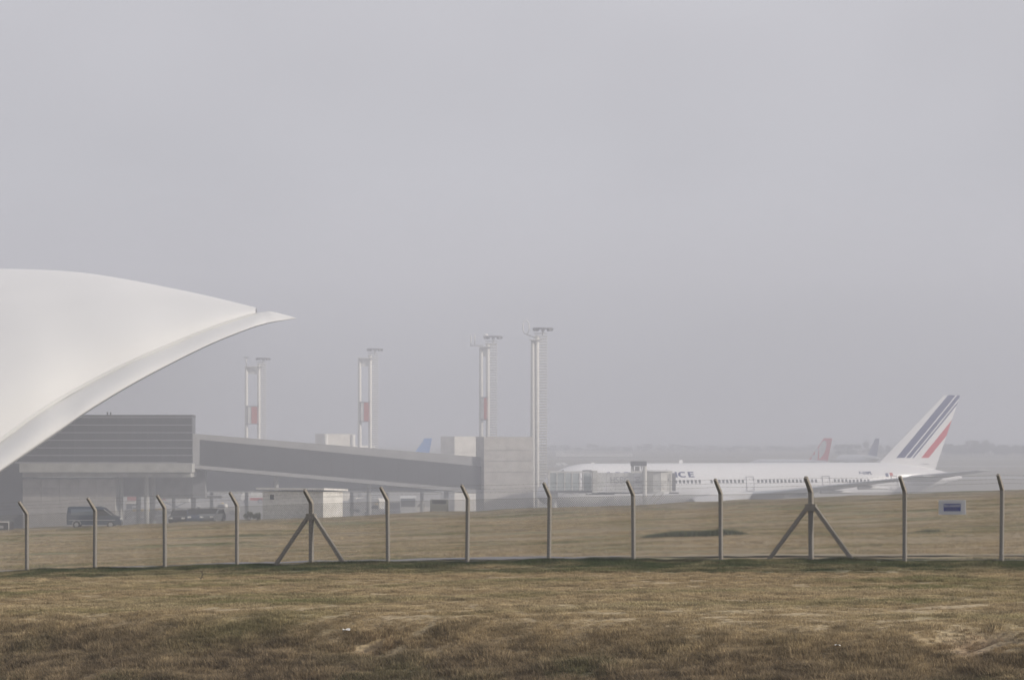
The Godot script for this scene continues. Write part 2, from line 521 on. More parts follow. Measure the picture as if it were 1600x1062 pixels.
func make_fence():
	var f := thing("chain_link_fence", "chain link perimeter fence on cranked concrete posts with barbed wire", "fence")
	var bb := Basis(FD, Vector3.UP, FO)
	for i in range(-1, 14):
		var p := fence_base(i)
		var braced: bool = i == 4 or i == 10
		var r := RandomNumberGenerator.new()
		r.seed = 70 + i
		var tilt := Basis(FO, r.randf_range(-0.014, 0.014)) * Basis(FD, r.randf_range(-0.016, 0.016))
		var post := MB.new()
		var w := 0.066 if not braced else 0.08
		# one cranked shaft with chamfered edges: rings of eight corners
		var rows := []
		for e in [[0.0, -0.3, 1.0], [0.0, 2.3, 1.0], [0.0, 2.38, 1.0], [0.05, 2.46, 0.94], [0.5, 2.9, 0.8], [0.515, 2.915, 0.6]]:
			var ring := PackedVector3Array()
			var ax := Vector3.UP if e[1] < 2.4 else (Vector3.UP + FO * 1.05).normalized()
			var o2 := FD.cross(ax).normalized()
			for c in [[-1, -0.75], [-0.75, -1], [0.75, -1], [1, -0.75], [1, 0.75], [0.75, 1], [-0.75, 1], [-1, 0.75]]:
				ring.append(p + tilt * (FO * e[0] + Vector3(0, e[1], 0) + FD * c[0] * w * e[2] + o2 * c[1] * w * e[2]))
			rows.append(ring)
		for k in rows.size() - 1:
			var m := Vector3.ZERO
			for q in rows[k]: m += q
			for q in rows[k + 1]: m += q
			m /= 16.0
			for j in 8: post.quad(rows[k][j], rows[k][(j + 1) % 8], rows[k + 1][(j + 1) % 8], rows[k + 1][j], m)
		for j in range(1, 7): post.tri(rows[5][0], rows[5][j], rows[5][j + 1], p)
		part(post, "post", M.concrete, f)
		if braced:
			bx("collar", M.concrete, f, p + Vector3(0, 1.86, 0) + FO * 0.01, Vector3(0.36, 0.24, 0.22), bb)
			for s: float in [-1.0, 1.0]:
				var foot := fence_base(i + s * 0.5) + FO * 0.12
				foot.y -= 0.15
				var b := MB.new()
				b.bar(p + Vector3(0, 1.86, 0) + FD * s * 0.14 + FO * 0.012, foot, 0.13, 0.13)
				part(b, "brace", M.concrete, f)
	# wire netting, a bay at a time: two families of slanting wires
	for i in range(-1, 13):
		var a := fence_base(i)
		var b := fence_base(i + 1)
		var along := b - a
		var L := Vector3(along.x, 0, along.z).length()
		var H := 2.34
		var mb := MB.new()
		var step := 0.088
		var n := int((L + H) / step)
		for fam in 2:
			for j in n + 1:
				var c := j * step                      # the wire x - y = c - H, or its mirror
				var y0 := clampf(H - c, 0.0, H)
				var x0 := c - H + y0
				var x1 := minf(L, c)
				var y1 := x1 - (c - H)
				if x1 <= x0: continue
				if fam == 1: x0 = L - x0; x1 = L - x1
				var p0 := a + along * (x0 / L) + Vector3(0, y0 + 0.03, 0) + FO * (0.075 + 0.003 * fam)
				var p1 := a + along * (x1 / L) + Vector3(0, y1 + 0.03, 0) + FO * (0.075 + 0.003 * fam)
				mb.tube(p0, p1, 0.005, 0.005, 4, false)
		var o := part(mb, "wire_netting", M.galv, f)
		o.set_meta("kind", "stuff")
		for hgt: float in [0.06, 1.2, 2.36]:
			var w := MB.new()
			w.tube(a + Vector3(0, hgt, 0) + FO * 0.082, b + Vector3(0, hgt, 0) + FO * 0.082, 0.004, 0.004, 5, false)
			part(w, "line_wire", M.galv, f)
		for t: float in [0.3, 0.62, 0.94]:
			var w := MB.new()
			var p0 := a + FO * (0.05 + 0.45 * t) + Vector3(0, 2.5 + 0.42 * t, 0)
			var p1 := b + FO * (0.05 + 0.45 * t) + Vector3(0, 2.5 + 0.42 * t, 0)
			var sag := (p0 + p1) * 0.5 - Vector3(0, 0.025, 0)
			w.tube(p0, sag, 0.003, 0.003, 4, false); w.tube(sag, p1, 0.003, 0.003, 4, false)
			var k := 0.1
			while k < 1.0:
				var q := p0.lerp(p1, k) - Vector3(0, 0.025 * (1.0 - absf(2.0 * k - 1.0)), 0)
				w.tube(q - Vector3(0.01, 0.018, 0), q + Vector3(0.01, 0.018, 0), 0.002, 0.002, 3, false)
				w.tube(q - Vector3(-0.01, 0.018, 0.01), q + Vector3(-0.01, 0.018, 0.01), 0.002, 0.002, 3, false)
				k += 0.055
			part(w, "barbed_wire", M.galv, f)
	# the notice hung on the inside of the netting
	var at := fence_base(11.5)
	var s := thing("warning_sign", "white notice board with blue panel hung on the wire fence", "sign")
	s.transform = Transform3D(bb * Basis(Vector3(0, 0, 1), 0.012), at + Vector3(0, 1.88, 0) + FO * 0.05)
	bx("board", M.sign_white, s, Vector3.ZERO, Vector3(0.95, 0.5, 0.012))
	bx("blue_panel", M.sign_blue, s, Vector3(0, -0.005, 0.0085), Vector3(0.6, 0.25, 0.005))
	var tx := TextMesh.new()
	tx.text = "NO PASAR"; tx.font = font(700); tx.font_size = 48; tx.pixel_size = 0.0025; tx.depth = 0.002
	put(tx, "lettering", M.sign_white, s, Vector3(0, 0.045, 0.0125))
	for k in [[-0.12, -0.045, 0.2], [0.1, -0.045, 0.2], [0.0, -0.088, 0.42]]:
		bx("small_print", M.sign_grey, s, Vector3(k[0], k[1], 0.012), Vector3(k[2], 0.018, 0.002))

func font(weight: int) -> SystemFont:
	var f := SystemFont.new()
	f.font_names = PackedStringArray(["Droid Sans"]); f.font_weight = weight
	return f

# ------------------------------------------------------------------ terminal
func crom(p: Array, t: float) -> Vector3:
	var n := p.size() - 1
	var k := clampi(int(t * n), 0, n - 1)
	var u := t * n - k
	var a: Vector3 = p[maxi(k - 1, 0)]
	var b: Vector3 = p[k]
	var c: Vector3 = p[k + 1]
	var d: Vector3 = p[mini(k + 2, n)]
	return b.cubic_interpolate(c, a, d, u)

func even(p: Array, n: int) -> PackedVector3Array:       # a fair curve through the given points
	var c := PackedVector3Array()
	for i in n: c.append(crom(p, i / (n - 1.0)))
	for pass_ in 14:
		var o := c.duplicate()
		for i in range(1, n - 1): c[i] = (o[i - 1] + o[i] * 2.0 + o[i + 1]) * 0.25
	return c

func make_roof():
	var r := thing("terminal_roof", "huge white curved shell roof of the terminal ending in a sharp point", "roof")
	var G := [Vector3(-30.175, 26.745, -301), Vector3(-31.177, 26.472, -300.5), Vector3(-35.074, 25.083, -298.5), Vector3(-38.916, 23.289, -296.5), Vector3(-42.998, 21.355, -294), Vector3(-47.012, 19.21, -292), Vector3(-50.025, 17.383, -290), Vector3(-52.952, 15.273, -287), Vector3(-56.8, 12.013, -284), Vector3(-61.6, 7.67, -280), Vector3(-66.24, 2.899, -276), Vector3(-70.72, -1.732, -272)]
	var T := [Vector3(-30.4, 27.403, -304), Vector3(-32.291, 27.945, -309), Vector3(-39.203, 29.792, -322), Vector3(-46.062, 31.431, -335), Vector3(-55.419, 33.419, -348), Vector3(-63.187, 34.712, -358), Vector3(-70.455, 35.407, -366), Vector3(-79.98, 35.887, -372), Vector3(-90.72, 36.228, -378), Vector3(-105.6, 36.376, -384), Vector3(-126.75, 36.175, -390), Vector3(-148.125, 35.698, -395)]
	var rows := []
	var gs := even(G, 61)
	var ts := even(T, 61)
	for i in 61:
		var g := gs[i]
		var p := ts[i]
		var ring := PackedVector3Array()
		for j in 41:
			var th := PI * j / 40.0
			var q := g + Vector3(p.x - g.x, 0, p.z - g.z) * (1.0 - cos(th))
			q.y = g.y + (p.y - g.y) * sin(th)
			ring.append(q)
		rows.append(ring)
	var mb := MB.new()
	mb.grid(rows, false, false, true)
	# lip along the lower edge and the thickness at the end
	var lip := []
	for i in 61:
		var g := gs[i]
		lip.append(PackedVector3Array([g, g + Vector3(0.05, -0.12, 0.12), g + Vector3(0.25, -0.3, -0.6)]))
	mb.grid(lip, false, false, false)
	part(mb, "roof_skin", M.roof, r)
	# the edge beam under the skin runs on to the point
	var U := [Vector3(-25.275, 25.945, -300), Vector3(-26.025, 26.215, -300), Vector3(-28.238, 26.8, -301.2), Vector3(-29.17, 26.8, -301.5), Vector3(-30.893, 26.493, -301.4), Vector3(-35.191, 24.978, -299.5), Vector3(-39.047, 23.179, -297.5), Vector3(-43.144, 21.24, -295), Vector3(-47.173, 19.052, -293), Vector3(-50.197, 17.184, -291), Vector3(-53.136, 15.04, -288), Vector3(-57, 11.729, -285), Vector3(-61.82, 7.374, -281), Vector3(-66.48, 2.59, -277), Vector3(-70.98, -2.123, -273)]
	var D := [Vector3(-25.2, 25.915, -300), Vector3(-26.008, 25.816, -299.8), Vector3(-28.031, 25.404, -299), Vector3(-28.89, 25.162, -298.6), Vector3(-30.504, 24.597, -297.6), Vector3(-34.721, 22.733, -295.5), Vector3(-39.189, 20.297, -293), Vector3(-43.5, 17.672, -290), Vector3(-48.072, 14.527, -287), Vector3(-50.319, 12.728, -285.5), Vector3(-53.062, 10.527, -283), Vector3(-56.7, 7.67, -280), Vector3(-61.41, 3.727, -276), Vector3(-65.28, -0.032, -272), Vector3(-69.68, -4.213, -268)]
	rows = []
	for i in 71:
		var t := i / 70.0
		var u := crom(U, t)
		var d := crom(D, t)
		var e := (d - u).length()
		var ring := PackedVector3Array([u + Vector3(-0.4 * e, -0.1 * e, -0.9 * e), u])
		for j in range(1, 6):
			var s := j / 6.0
			ring.append(u.lerp(d, s) + Vector3(0.06, 0.0, 0.16) * e * sin(PI * s))
		ring.append(d); ring.append(d + Vector3(-0.7 * e, 0.25 * e, -1.2 * e))
		rows.append(ring)
	mb = MB.new()
	mb.grid(rows, true)
	part(mb, "edge_beam", M.roof, r)

func make_terminal():
	var t := thing("terminal_building", "dark glazed terminal block under the white roof with grey slab and open ground floor", "building")
	var z := -305.0
	var xr := -38.125
	# dark glazed upper storey with light transoms
	bx("upper_storey", M.dark_glass, t, Vector3((xr - 62.0) * 0.5 - 0.0, (14.469 + 9.055) * 0.5, z - 1.5), Vector3(xr + 62.0, 14.469 - 9.055, 3.0))
	bx("parapet", M.dark_panel, t, Vector3((xr - 62.0) * 0.5, 14.575, z - 1.5), Vector3(xr + 62.0 + 0.06, 0.24, 3.1))
	for k in 7:
		bx("transom", M.louvre, t, Vector3((xr - 62.0) * 0.5, 14.393 - k * 0.905, z + 0.06), Vector3(xr + 62.0, 0.1, 0.16))
	for k in 14:
		bx("mullion", M.dark_panel, t, Vector3(xr - 0.05 - k * 1.75, (14.316 + 9.055) * 0.5, z + 0.03), Vector3(0.07, 5.2, 0.08))
	for k in [161, 166]: bx("roof_vent", M.dark_panel, t, Vector3((k - 800) * 0.07625, 14.812, z - 3.0), Vector3(0.16, 0.5, 0.16))
	# floor slab in two steps
	bx("floor_slab", M.slab, t, Vector3((-58.331 + -37.896) * 0.5, (8.902 + 7.873) * 0.5, z - 5.0 + 1.1), Vector3(-37.896 - -58.331, 8.902 - 7.873, 12.2))
	bx("slab_edge", M.slab, t, Vector3((-58.102 + -38.125) * 0.5, (7.812 + 7.301) * 0.5, z - 5.0 + 0.7), Vector3(-38.125 - -58.102, 7.812 - 7.301, 11.6))
	# ground floor wall of concrete panels
	var x0 := -58.331
	var x1 := -47.275
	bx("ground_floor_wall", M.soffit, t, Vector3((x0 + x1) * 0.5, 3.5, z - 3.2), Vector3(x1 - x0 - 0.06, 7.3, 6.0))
	for i in 5:
		for j in 7:
			var w := (x1 - x0) / 5.0
			bx("wall_panel", M.wall if (i * 3 + j) % 4 else M.wall_b, t, Vector3(x0 + (i + 0.5) * w, 7.0 - (j + 0.5) * 1.0, z + 0.0), Vector3(w - 0.025, 0.975, 0.35))
	# dark glazed wall beyond, to the left
	bx("rear_wall", M.dark_panel, t, Vector3(-72.0, 4.2, z - 8.0), Vector3(28.0, 9.4, 1.0))
	# soffit beam over the open ground floor
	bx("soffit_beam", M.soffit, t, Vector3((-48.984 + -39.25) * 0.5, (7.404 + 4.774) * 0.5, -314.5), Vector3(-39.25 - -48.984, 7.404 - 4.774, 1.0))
	bx("end_wall", M.fascia, t, Vector3((-38.586 + -37.08) * 0.5, (8.169 + 4.732) * 0.5, -310.0), Vector3(-37.08 - -38.586, 8.169 - 4.732, 2.0))
	bx("lower_beam", M.slab, t, Vector3((-44.24 + -35.945) * 0.5, 4.666, -316.5), Vector3(-35.945 - -44.24, 0.35, 0.8))
	for k in [[188, 308, 0.2], [228.5, 306, 0.3], [238, 312, 0.34], [216, 320, 0.3], [271, 318, 0.22], [302, 318, 0.3]]:
		var c := MB.new()
		var cx: float = (k[0] - 800.0) * k[1] / 4000.0
		c.tube(Vector3(cx, -0.2, -k[1]), Vector3(cx, 7.3 if k[1] < 313 else 5.0, -k[1]), k[2], k[2], 14)
		part(c, "column", M.slab, t)

func make_walkway():
	var t := thing("boarding_walkway", "long sloping dark glazed walkway between the terminal and the concrete stair tower", "walkway")
	var A := Vector3(-38.175, 0, -305.4)
	var B := Vector3(-3.972, 0, -331)
	var side := (B - A).normalized().cross(Vector3.UP)      # away from us
	if side.z > 0: side = -side
	var prism := func(called: String, m: Material, pa0: float, pa1: float, pb0: float, pb1: float, front: float, back: float, t0 := 0.0, t1 := 1.0):
		var q := []
		for e in [[t0], [t1]]:
			var c: Vector3 = A.lerp(B, e[0])
			var lo := lerpf(pa0, pb0, e[0])
			var hi := lerpf(pa1, pb1, e[0])
			q.append(c + side * front + Vector3(0, lo, 0)); q.append(c + side * back + Vector3(0, lo, 0))
			q.append(c + side * back + Vector3(0, hi, 0)); q.append(c + side * front + Vector3(0, hi, 0))
		var mb := MB.new()
		mb.hexa(q)
		part(mb, called, m, t)
	var a_top := 11.838
	var a_bot := 8.746
	var b_top := 8.283
	var b_bot := 5.263
	prism.call("core", M.dark_panel, a_bot, a_top, b_bot, b_top, 0.12, 3.6)
	for k in 13:          # glass panels with narrow joints
		prism.call("glass_panel", M.dark_glass, a_bot + 0.01, a_top - 0.01, b_bot + 0.01, b_top - 0.01, 0.0, 0.11, (k + 0.002) / 13.0, (k + 0.998) / 13.0)
	prism.call("roof_fascia", M.fascia, a_top + 0.003, 12.487, b_top + 0.003, 9.483, 0.15, 3.9)
	prism.call("floor_beam", M.fascia, 8.326, a_bot - 0.003, 4.766, b_bot - 0.003, -0.25, 3.8)
	prism.call("end_post", M.fascia, a_bot, a_top + 0.3, a_bot, a_top + 0.3, -0.1, -0.004, 0.0, 0.022)
	for k in [0.3, 0.62, 0.9]:
		var c := A.lerp(B, k) + side * 1.8
		var mb := MB.new()
		mb.tube(Vector3(c.x, -0.2, c.z), Vector3(c.x, lerpf(a_bot, b_bot, k) - 0.35, c.z), 0.3, 0.3, 12)
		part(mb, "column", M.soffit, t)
	# the dark concourse behind, carried on columns
	var h := thing("concourse", "dark flat fronted concourse floor on columns behind the sloping walkway", "building")
	var hall := MB.new()
	var hx0 := -41.572
	var hx1 := -10.35
	hall.hexa([Vector3(hx0, 4.8, -345), Vector3(hx0, 4.8, -357), Vector3(hx0, 7.75, -357), Vector3(hx0, 7.75, -345), Vector3(hx1, 4.8, -345), Vector3(hx1, 4.8, -357), Vector3(hx1, 5.05, -357), Vector3(hx1, 5.05, -345)])
	part(hall, "hall", M.dark_panel, h)
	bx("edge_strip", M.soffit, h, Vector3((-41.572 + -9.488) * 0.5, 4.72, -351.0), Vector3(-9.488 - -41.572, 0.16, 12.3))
	for k in 7:
		var mb := MB.new()
		mb.tube(Vector3(-41.125 + k * 4.8, -0.2, -350), Vector3(-41.125 + k * 4.8, 4.7, -350), 0.25, 0.25, 10)
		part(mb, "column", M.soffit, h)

func stair_tower(label: String, at: Vector3, turn: float, w: float, d: float, tall: float, m0: Material, m1: Material, rows: Array):
	var t := thing("stair_tower", label, "tower", at, turn)
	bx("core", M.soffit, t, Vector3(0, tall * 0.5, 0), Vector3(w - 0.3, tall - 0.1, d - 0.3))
	var y := 0.0
	for k in rows.size():
		var h: float = rows[k]
		for s: float in [1.0, -1.0]:
			bx("wall_panel", m0 if k % 2 else m1, t, Vector3(0, y + h * 0.5, s * (d * 0.5 - 0.08)), Vector3(w, h - 0.05, 0.16))
			bx("side_panel", m0 if k % 2 else m1, t, Vector3(s * (w * 0.5 - 0.08), y + h * 0.5, 0), Vector3(0.16, h - 0.05, d - 0.33))
		y += h
	bx("coping", m0, t, Vector3(0, tall + 0.05, 0), Vector3(w + 0.06, 0.12, d + 0.06))

func make_towers():
	stair_tower("grey concrete panel stair tower at the end of the sloping walkway", Vector3(-0.999, 0, -333), 13.0, 6.5, 5.0, 12.0, M.panel, M.panel_b, [0.9, 1.4, 0.45, 2.4, 2.4, 1.4, 1.4, 1.65])
	stair_tower("pale sunlit stair tower standing just behind the concrete panel stair tower", Vector3(-7.756, 0, -425), 24.0, 6.4, 6.0, 12.15, M.tower_white, M.tower_white, [2.4, 2.4, 2.4, 2.4, 2.55])
	stair_tower("pale stair tower with two white drums beyond the middle of the walkway", Vector3(-34.317, 0, -492), 24.0, 5.6, 5.4, 12.7, M.tower_white, M.tower_white, [2.5, 2.5, 2.5, 2.5, 2.7])
	var t := get_node("stair_tower_002")
	for k in [-2.6, 2.95]:
		var mb := MB.new()
		mb.tube(Vector3(k, 6.0, 2.6), Vector3(k, 12.7, 2.6), 0.5, 0.5, 14)
		part(mb, "drum", M.white, t)
	bx("ledge", M.white, t, Vector3(5.0, 10.4, 1.0), Vector3(5.4, 0.35, 2.0))

# ------------------------------------------------------------------ floodlight masts
func mast(label: String, at: Vector3, turn: float, tall: float, gap: float, kind: int):
	var t := thing("floodlight_mast", label, "mast", at, turn, "floodlight masts along the apron")
	var r := 0.3
	var mb := MB.new()
	mb.tube(Vector3(-gap, 0, 0), Vector3(-gap, tall - 1.2, 0), r + 0.06, r - 0.02, 12)
	part(mb, "pole", M.mast, t)
	for k: float in [0.0, 1.3]:
		mb = MB.new()
		mb.tube(Vector3(k, 0, 0), Vector3(k, tall - 0.4, 0), r if k == 0.0 else 0.04, r if k == 0.0 else 0.04, 10)
		part(mb, "frame_leg", M.mast, t)
	var rung := MB.new()
	rung.tube(Vector3(-0.62, 0, 0), Vector3(0.6, 0, 0), 0.09, 0.09, 8)
	var rm := rung.mesh()
	var y := 1.0
	while y < tall - 0.7:
		put(rm, "rung", M.mast, t, Vector3(0.7, y, 0.0)); y += 0.36
	# lift cage half way up
	if kind != 3:
		bx("lift_cage", M.red_box, t, Vector3(-gap * 0.36, tall * 0.62, 0.1), Vector3(gap * 0.42, 3.1, 0.9))
		bx("cage_panel", M.bridge_grey, t, Vector3(-gap * 0.72, tall * 0.62, 0.1), Vector3(gap * 0.28, 3.1, 0.8))
		for k: float in [-1.62, 1.62]: bx("cage_rail", M.letter_grey, t, Vector3(-gap * 0.5, tall * 0.62 + k, 0.1), Vector3(gap * 1.1, 0.12, 1.0))
	# head
	mb = MB.new()
	mb.box(Vector3(-gap * 0.35, tall - 1.0, 0), Vector3(gap + 1.2, 0.12, 1.5))
	part(mb, "platform", M.bridge_grey, t)
	bx("head_panel", M.bridge_grey, t, Vector3(-gap * 0.5, tall - 1.75, -0.2), Vector3(gap + 0.5, 1.3, 0.5))
	for k in [0.35, 0.75]:
		mb = MB.new()
		for q in [[-1, -1, 1, -1], [1, -1, 1, 1], [1, 1, -1, 1], [-1, 1, -1, -1]]:
			mb.tube(Vector3(0.5 + q[0] * 0.85, tall - 0.9 + k, q[1] * 0.7), Vector3(0.5 + q[2] * 0.85, tall - 0.9 + k, q[3] * 0.7), 0.04, 0.04, 6)
		part(mb, "guard_rail", M.mast, t)
	mb = MB.new()
	mb.tube(Vector3(0.8, tall - 0.4, 0), Vector3(0.8, tall + 0.42, 0), 0.12, 0.1, 8)
	part(mb, "lamp_stem", M.mast, t)
	var disc := MB.new()
	disc.tube(Vector3(0.8, tall + 0.42, 0), Vector3(0.8, tall + 0.6, 0), 1.45, 1.3, 20)
	var ring := part(disc, "lamp_ring", M.letter_grey, t)
	for k in 8:
		bx("floodlight", M.letter_grey, ring, Vector3(0.8 + cos(k * TAU / 8) * 1.15, tall + 0.3, sin(k * TAU / 8) * 1.15), Vector3(0.4, 0.25, 0.4), Basis(Vector3.UP, -k * TAU / 8))
	if kind == 3:       # upright hoop antenna
		var rows := []
		for i in 25:
			var a := TAU * i / 24.0
			var ringp := PackedVector3Array()
			for j in 6:
				var b := TAU * j / 6.0
				ringp.append(Vector3(-gap - 0.9 + cos(a) * (0.42 + 0.07 * cos(b)), tall + 0.65 + sin(a) * (0.9 + 0.07 * cos(b)), 0.07 * sin(b)))
			rows.append(ringp)
		mb = MB.new()
		mb.grid(rows, true)
		part(mb, "hoop_antenna", M.bridge_grey, t)
		mb = MB.new()
		mb.tube(Vector3(-gap - 0.8, tall - 0.3, 0), Vector3(-gap * 0.3, tall - 0.8, 0), 0.08, 0.08, 8)
		part(mb, "antenna_arm", M.bridge_grey, t)
	if kind == 2:
		for k in [[-gap - 1.5, 1.4], [-gap - 0.95, 1.5]]:
			mb = MB.new()
			mb.tube(Vector3(k[0], tall - 0.7, 0), Vector3(k[0], tall - 0.7 + k[1], 0), 0.09, 0.08, 8)
			part(mb, "antenna", M.white, t)
		bx("antenna_arm", M.bridge_grey, t, Vector3(-gap - 0.7, tall - 0.8, 0), Vector3(1.9, 0.16, 0.3))
		mb = MB.new()
		var rows := []
		for i in 7:
			var a := i / 6.0 * PI * 0.5
			var rr := PackedVector3Array()
			for j in 14: rr.append(Vector3(-gap * 0.3 + cos(TAU * j / 14.0) * 0.4 * sin(a) + 0.02, tall + 0.55 + sin(TAU * j / 14.0) * 0.4 * sin(a), 0.4 * cos(a)))
			rows.append(rr)
		mb.grid(rows, true, true)
		part(mb, "dish", M.white, t)
	if kind == 1:
		mb = MB.new()
		mb.tube(Vector3(-gap, tall - 1.0, 0), Vector3(-gap, tall + 0.6, 0), 0.1, 0.1, 8)
		part(mb, "antenna", M.white, t)
		bx("antenna_cap", M.letter_grey, t, Vector3(-gap, tall + 0.66, 0), Vector3(1.0, 0.14, 0.4))

# ------------------------------------------------------------------ jet bridge
func make_bridge():
	var t := thing("jet_bridge", "grey boarding bridge with glazed tunnel docked at the striped airliner", "jet bridge", Vector3(4.345, 2.794, -316), 0.0)
	var O := t.position
	var q := func(px0: float, px1: float, py0: float, py1: float) -> Array:     # a rectangle of the bridge side, centre and size, from the plan at 12.66 divisions a metre
		var c := Vector3(((px0 + px1) * 0.5 - 855.0) * 0.079, 11.8 - ((py0 + py1) * 0.5 - 686.0) * 0.079 - O.y, 0)
		return [c, Vector3(absf(px1 - px0) * 0.079, absf(py1 - py0) * 0.079, 1.0)]
	var slab := func(called: String, m: Material, px0: float, px1: float, py0: float, py1: float, z: float, deep: float, par: Node = null) -> MeshInstance3D:
		var a = q.call(px0, px1, py0, py1)
		return bx(called, m, par if par else t, a[0] + Vector3(0, 0, z), Vector3(a[1].x, a[1].y, deep))
	# glazed tunnel
	slab.call("tunnel_roof", M.bridge_grey, 858, 925, 735.8, 738.5, 0.0, 2.6)
	slab.call("tunnel_floor", M.letter_grey, 858, 925, 766, 769.5, 0.0, 2.6)
	slab.call("end_frame", M.bridge_white, 856, 859.5, 734.8, 771, 0.0, 2.7)
	for k in [[860, 869.5], [870.5, 881.5], [882.5, 893], [894, 904.5], [912, 924]]:
		for s in [1.3, -1.3]: slab.call("glass_pane", M.pane, k[0], k[1], 739, 765.6, s, 0.03)
	for k in [870, 882, 893.5, 905.5, 911]:
		for s in [1.3, -1.3]: slab.call("mullion", M.bridge_white if k < 905 else M.bridge_grey, k - 0.8, k + 0.8, 738.6, 766, s, 0.1)
	for k in [863, 875, 886, 898]:
		var mb := MB.new()
		var a0 = q.call(k, k, 763, 763)[0]
		var a1 = q.call(k + 8, k + 8, 741, 741)[0]
		mb.tube(a0 + Vector3(0, 0, -1.1), a1 + Vector3(0, 0, -1.1), 0.05, 0.05, 6)
		part(mb, "tie_rod", M.bridge_white, t)
	slab.call("sill_box", M.letter_grey, 861, 869, 751, 757, 0.6, 0.5)
	slab.call("roof_unit", M.letter_grey, 910.5, 924, 734.2, 736.2, 0.0, 1.6)
	slab.call("inner_panel", M.letter_grey, 911.5, 924, 744, 765, 0.5, 0.1)
	# portal and solid tunnel
	for k in 5: slab.call("portal_panel", M.bridge_white, 925.2, 933, 735 + k * 7.0, 741.7 + k * 7.0, 0.1, 3.2)
	var tun: Node = slab.call("solid_tunnel", M.bridge_grey, 933.2, 1004, 738.5, 768, 0.0, 2.8)
	for k in [947, 961, 975, 989]: slab.call("panel_seam", M.letter_grey, k - 0.12, k + 0.12, 739.5, 767, 1.403, 0.01, tun)
	slab.call("side_rail", M.letter_grey, 985, 1054, 753.6, 754.1, 1.45, 0.06)
	slab.call("lower_rail", M.letter_grey, 985, 1012, 762, 762.5, 1.45, 0.06)
	slab.call("under_beam", M.letter_grey, 925, 1060, 769, 771, 0.0, 1.6)
	slab.call("cable_tray", M.letter_grey, 915, 960, 771.2, 772.6, 0.4, 0.5)
	for k in [888, 911]:
		var mb := MB.new()
		for i in 8:
			var a := PI * i / 8.0
			var b := PI * (i + 1) / 8.0
			var o = q.call(k, k, 773.5, 773.5)[0]
			mb.tube(o + Vector3(cos(a) * 0.75, sin(a) * 0.3, 0.9), o + Vector3(cos(b) * 0.75, sin(b) * 0.3, 0.9), 0.05, 0.05, 6)
		part(mb, "cable_loop", M.bridge_grey, t)
	# lettering on the tunnel side
	var tx := TextMesh.new()
	tx.text = "HSBC"; tx.font = font(400); tx.font_size = 64; tx.pixel_size = 0.0172; tx.depth = 0.02
	var l := put(tx, "lettering", M.letter_pale, t, q.call(967, 967, 749.8, 749.8)[0] + Vector3(0, 0, 1.41))
	l.scale = Vector3(0.86, 1.0, 1.0)
	for k in [[991, 999.5, 744.5, 745.2], [991, 999.5, 752.6, 753.3]]: slab.call("emblem_bar", M.letter_pale, k[0], k[1], k[2], k[3], 1.41, 0.02)
	for k in [[991, 745.2, 995.2, 749], [999.5, 745.2, 995.2, 749], [991, 752.6, 995.2, 749], [999.5, 752.6, 995.2, 749]]:
		var mb := MB.new()
		mb.bar(q.call(k[0], k[0], k[1], k[1])[0] + Vector3(0, 0, 1.41), q.call(k[2], k[2], k[3], k[3])[0] + Vector3(0, 0, 1.41), 0.02, 0.05)
		part(mb, "emblem_line", M.letter_pale, t)
	# cab: curved wall of upright panels, then bellows up to the door
	var c0: Vector3 = q.call(1027, 1027, 752, 752)[0] + Vector3(0, 0, -0.6)
	for k in 12:
		var a := deg_to_rad(-160.0 + k * 28.0)
		var p := c0 + Vector3(cos(a) * 1.85, 0, sin(a) * 1.7)
		bx("cab_panel", M.bridge_white if k % 3 else M.bridge_grey, t, p, Vector3(0.94, 2.45, 0.08), Basis(Vector3.UP, -a + PI * 0.5))
	var mb2 := MB.new()
	mb2.tube(c0 + Vector3(0, 1.24, 0), c0 + Vector3(0, 1.4, 0), 2.05, 1.7, 20)
	part(mb2, "cab_roof", M.bridge_grey, t)
	mb2 = MB.new()
	mb2.tube(c0 - Vector3(0, 1.5, 0), c0 - Vector3(0, 1.26, 0), 2.0, 2.0, 20)
	part(mb2, "cab_floor", M.bridge_grey, t)
	slab.call("cab_front", M.bridge_white, 1033, 1048.5, 738.5, 769, -1.6, 4.6)
	for s in [[1041.5, 745.5], [1044, 749]]: slab.call("control_box", M.letter_grey, s[0] - 1, s[0] + 1, s[1] - 1.2, s[1] + 1.2, 0.72, 0.06)
	for k in 5: slab.call("bellows", M.letter_pale, 1049 + k * 1.5, 1050.2 + k * 1.5, 739.5 + (k % 2) * 0.4, 767, -3.6, 7.0)
	for k in [1011, 1042]: slab.call("roof_lamp", M.letter_grey, k - 0.4, k + 0.4, 733, 735.5, -0.4, 0.15)
	# lookout box on the roof with its dark hood
	slab.call("hood", M.letter_grey, 986, 1010, 720.5, 727.8, -0.2, 2.2)
	for k in [987.5, 1002, 1008.5]: slab.call("hood_post", M.bridge_grey, k - 1.2, k + 1.2, 727.8, 738.4, 0.6, 0.2)
	slab.call("hood_panel", M.bridge_grey, 986.5, 991.5, 728, 738.4, -0.9, 0.1)
	slab.call("hood_sill", M.bridge_white, 988.5, 1001, 735.5, 738.4, 0.6, 0.16)
	slab.call("hood_board", M.white, 992, 999.5, 728.5, 735.4, 0.2, 0.1)
	# lifting column and its foot
	var col := MB.new()
	var cc: Vector3 = q.call(1006.5, 1006.5, 728, 728)[0]
	col.tube(Vector3(cc.x, -O.y, 1.75), Vector3(cc.x, cc.y, 1.75), 0.27, 0.27, 14)
	part(col, "lift_column", M.bridge_white, t)
	bx("bogie", M.letter_grey, t, Vector3(cc.x, 0.6 - O.y, 0.8), Vector3(1.2, 0.6, 3.4))
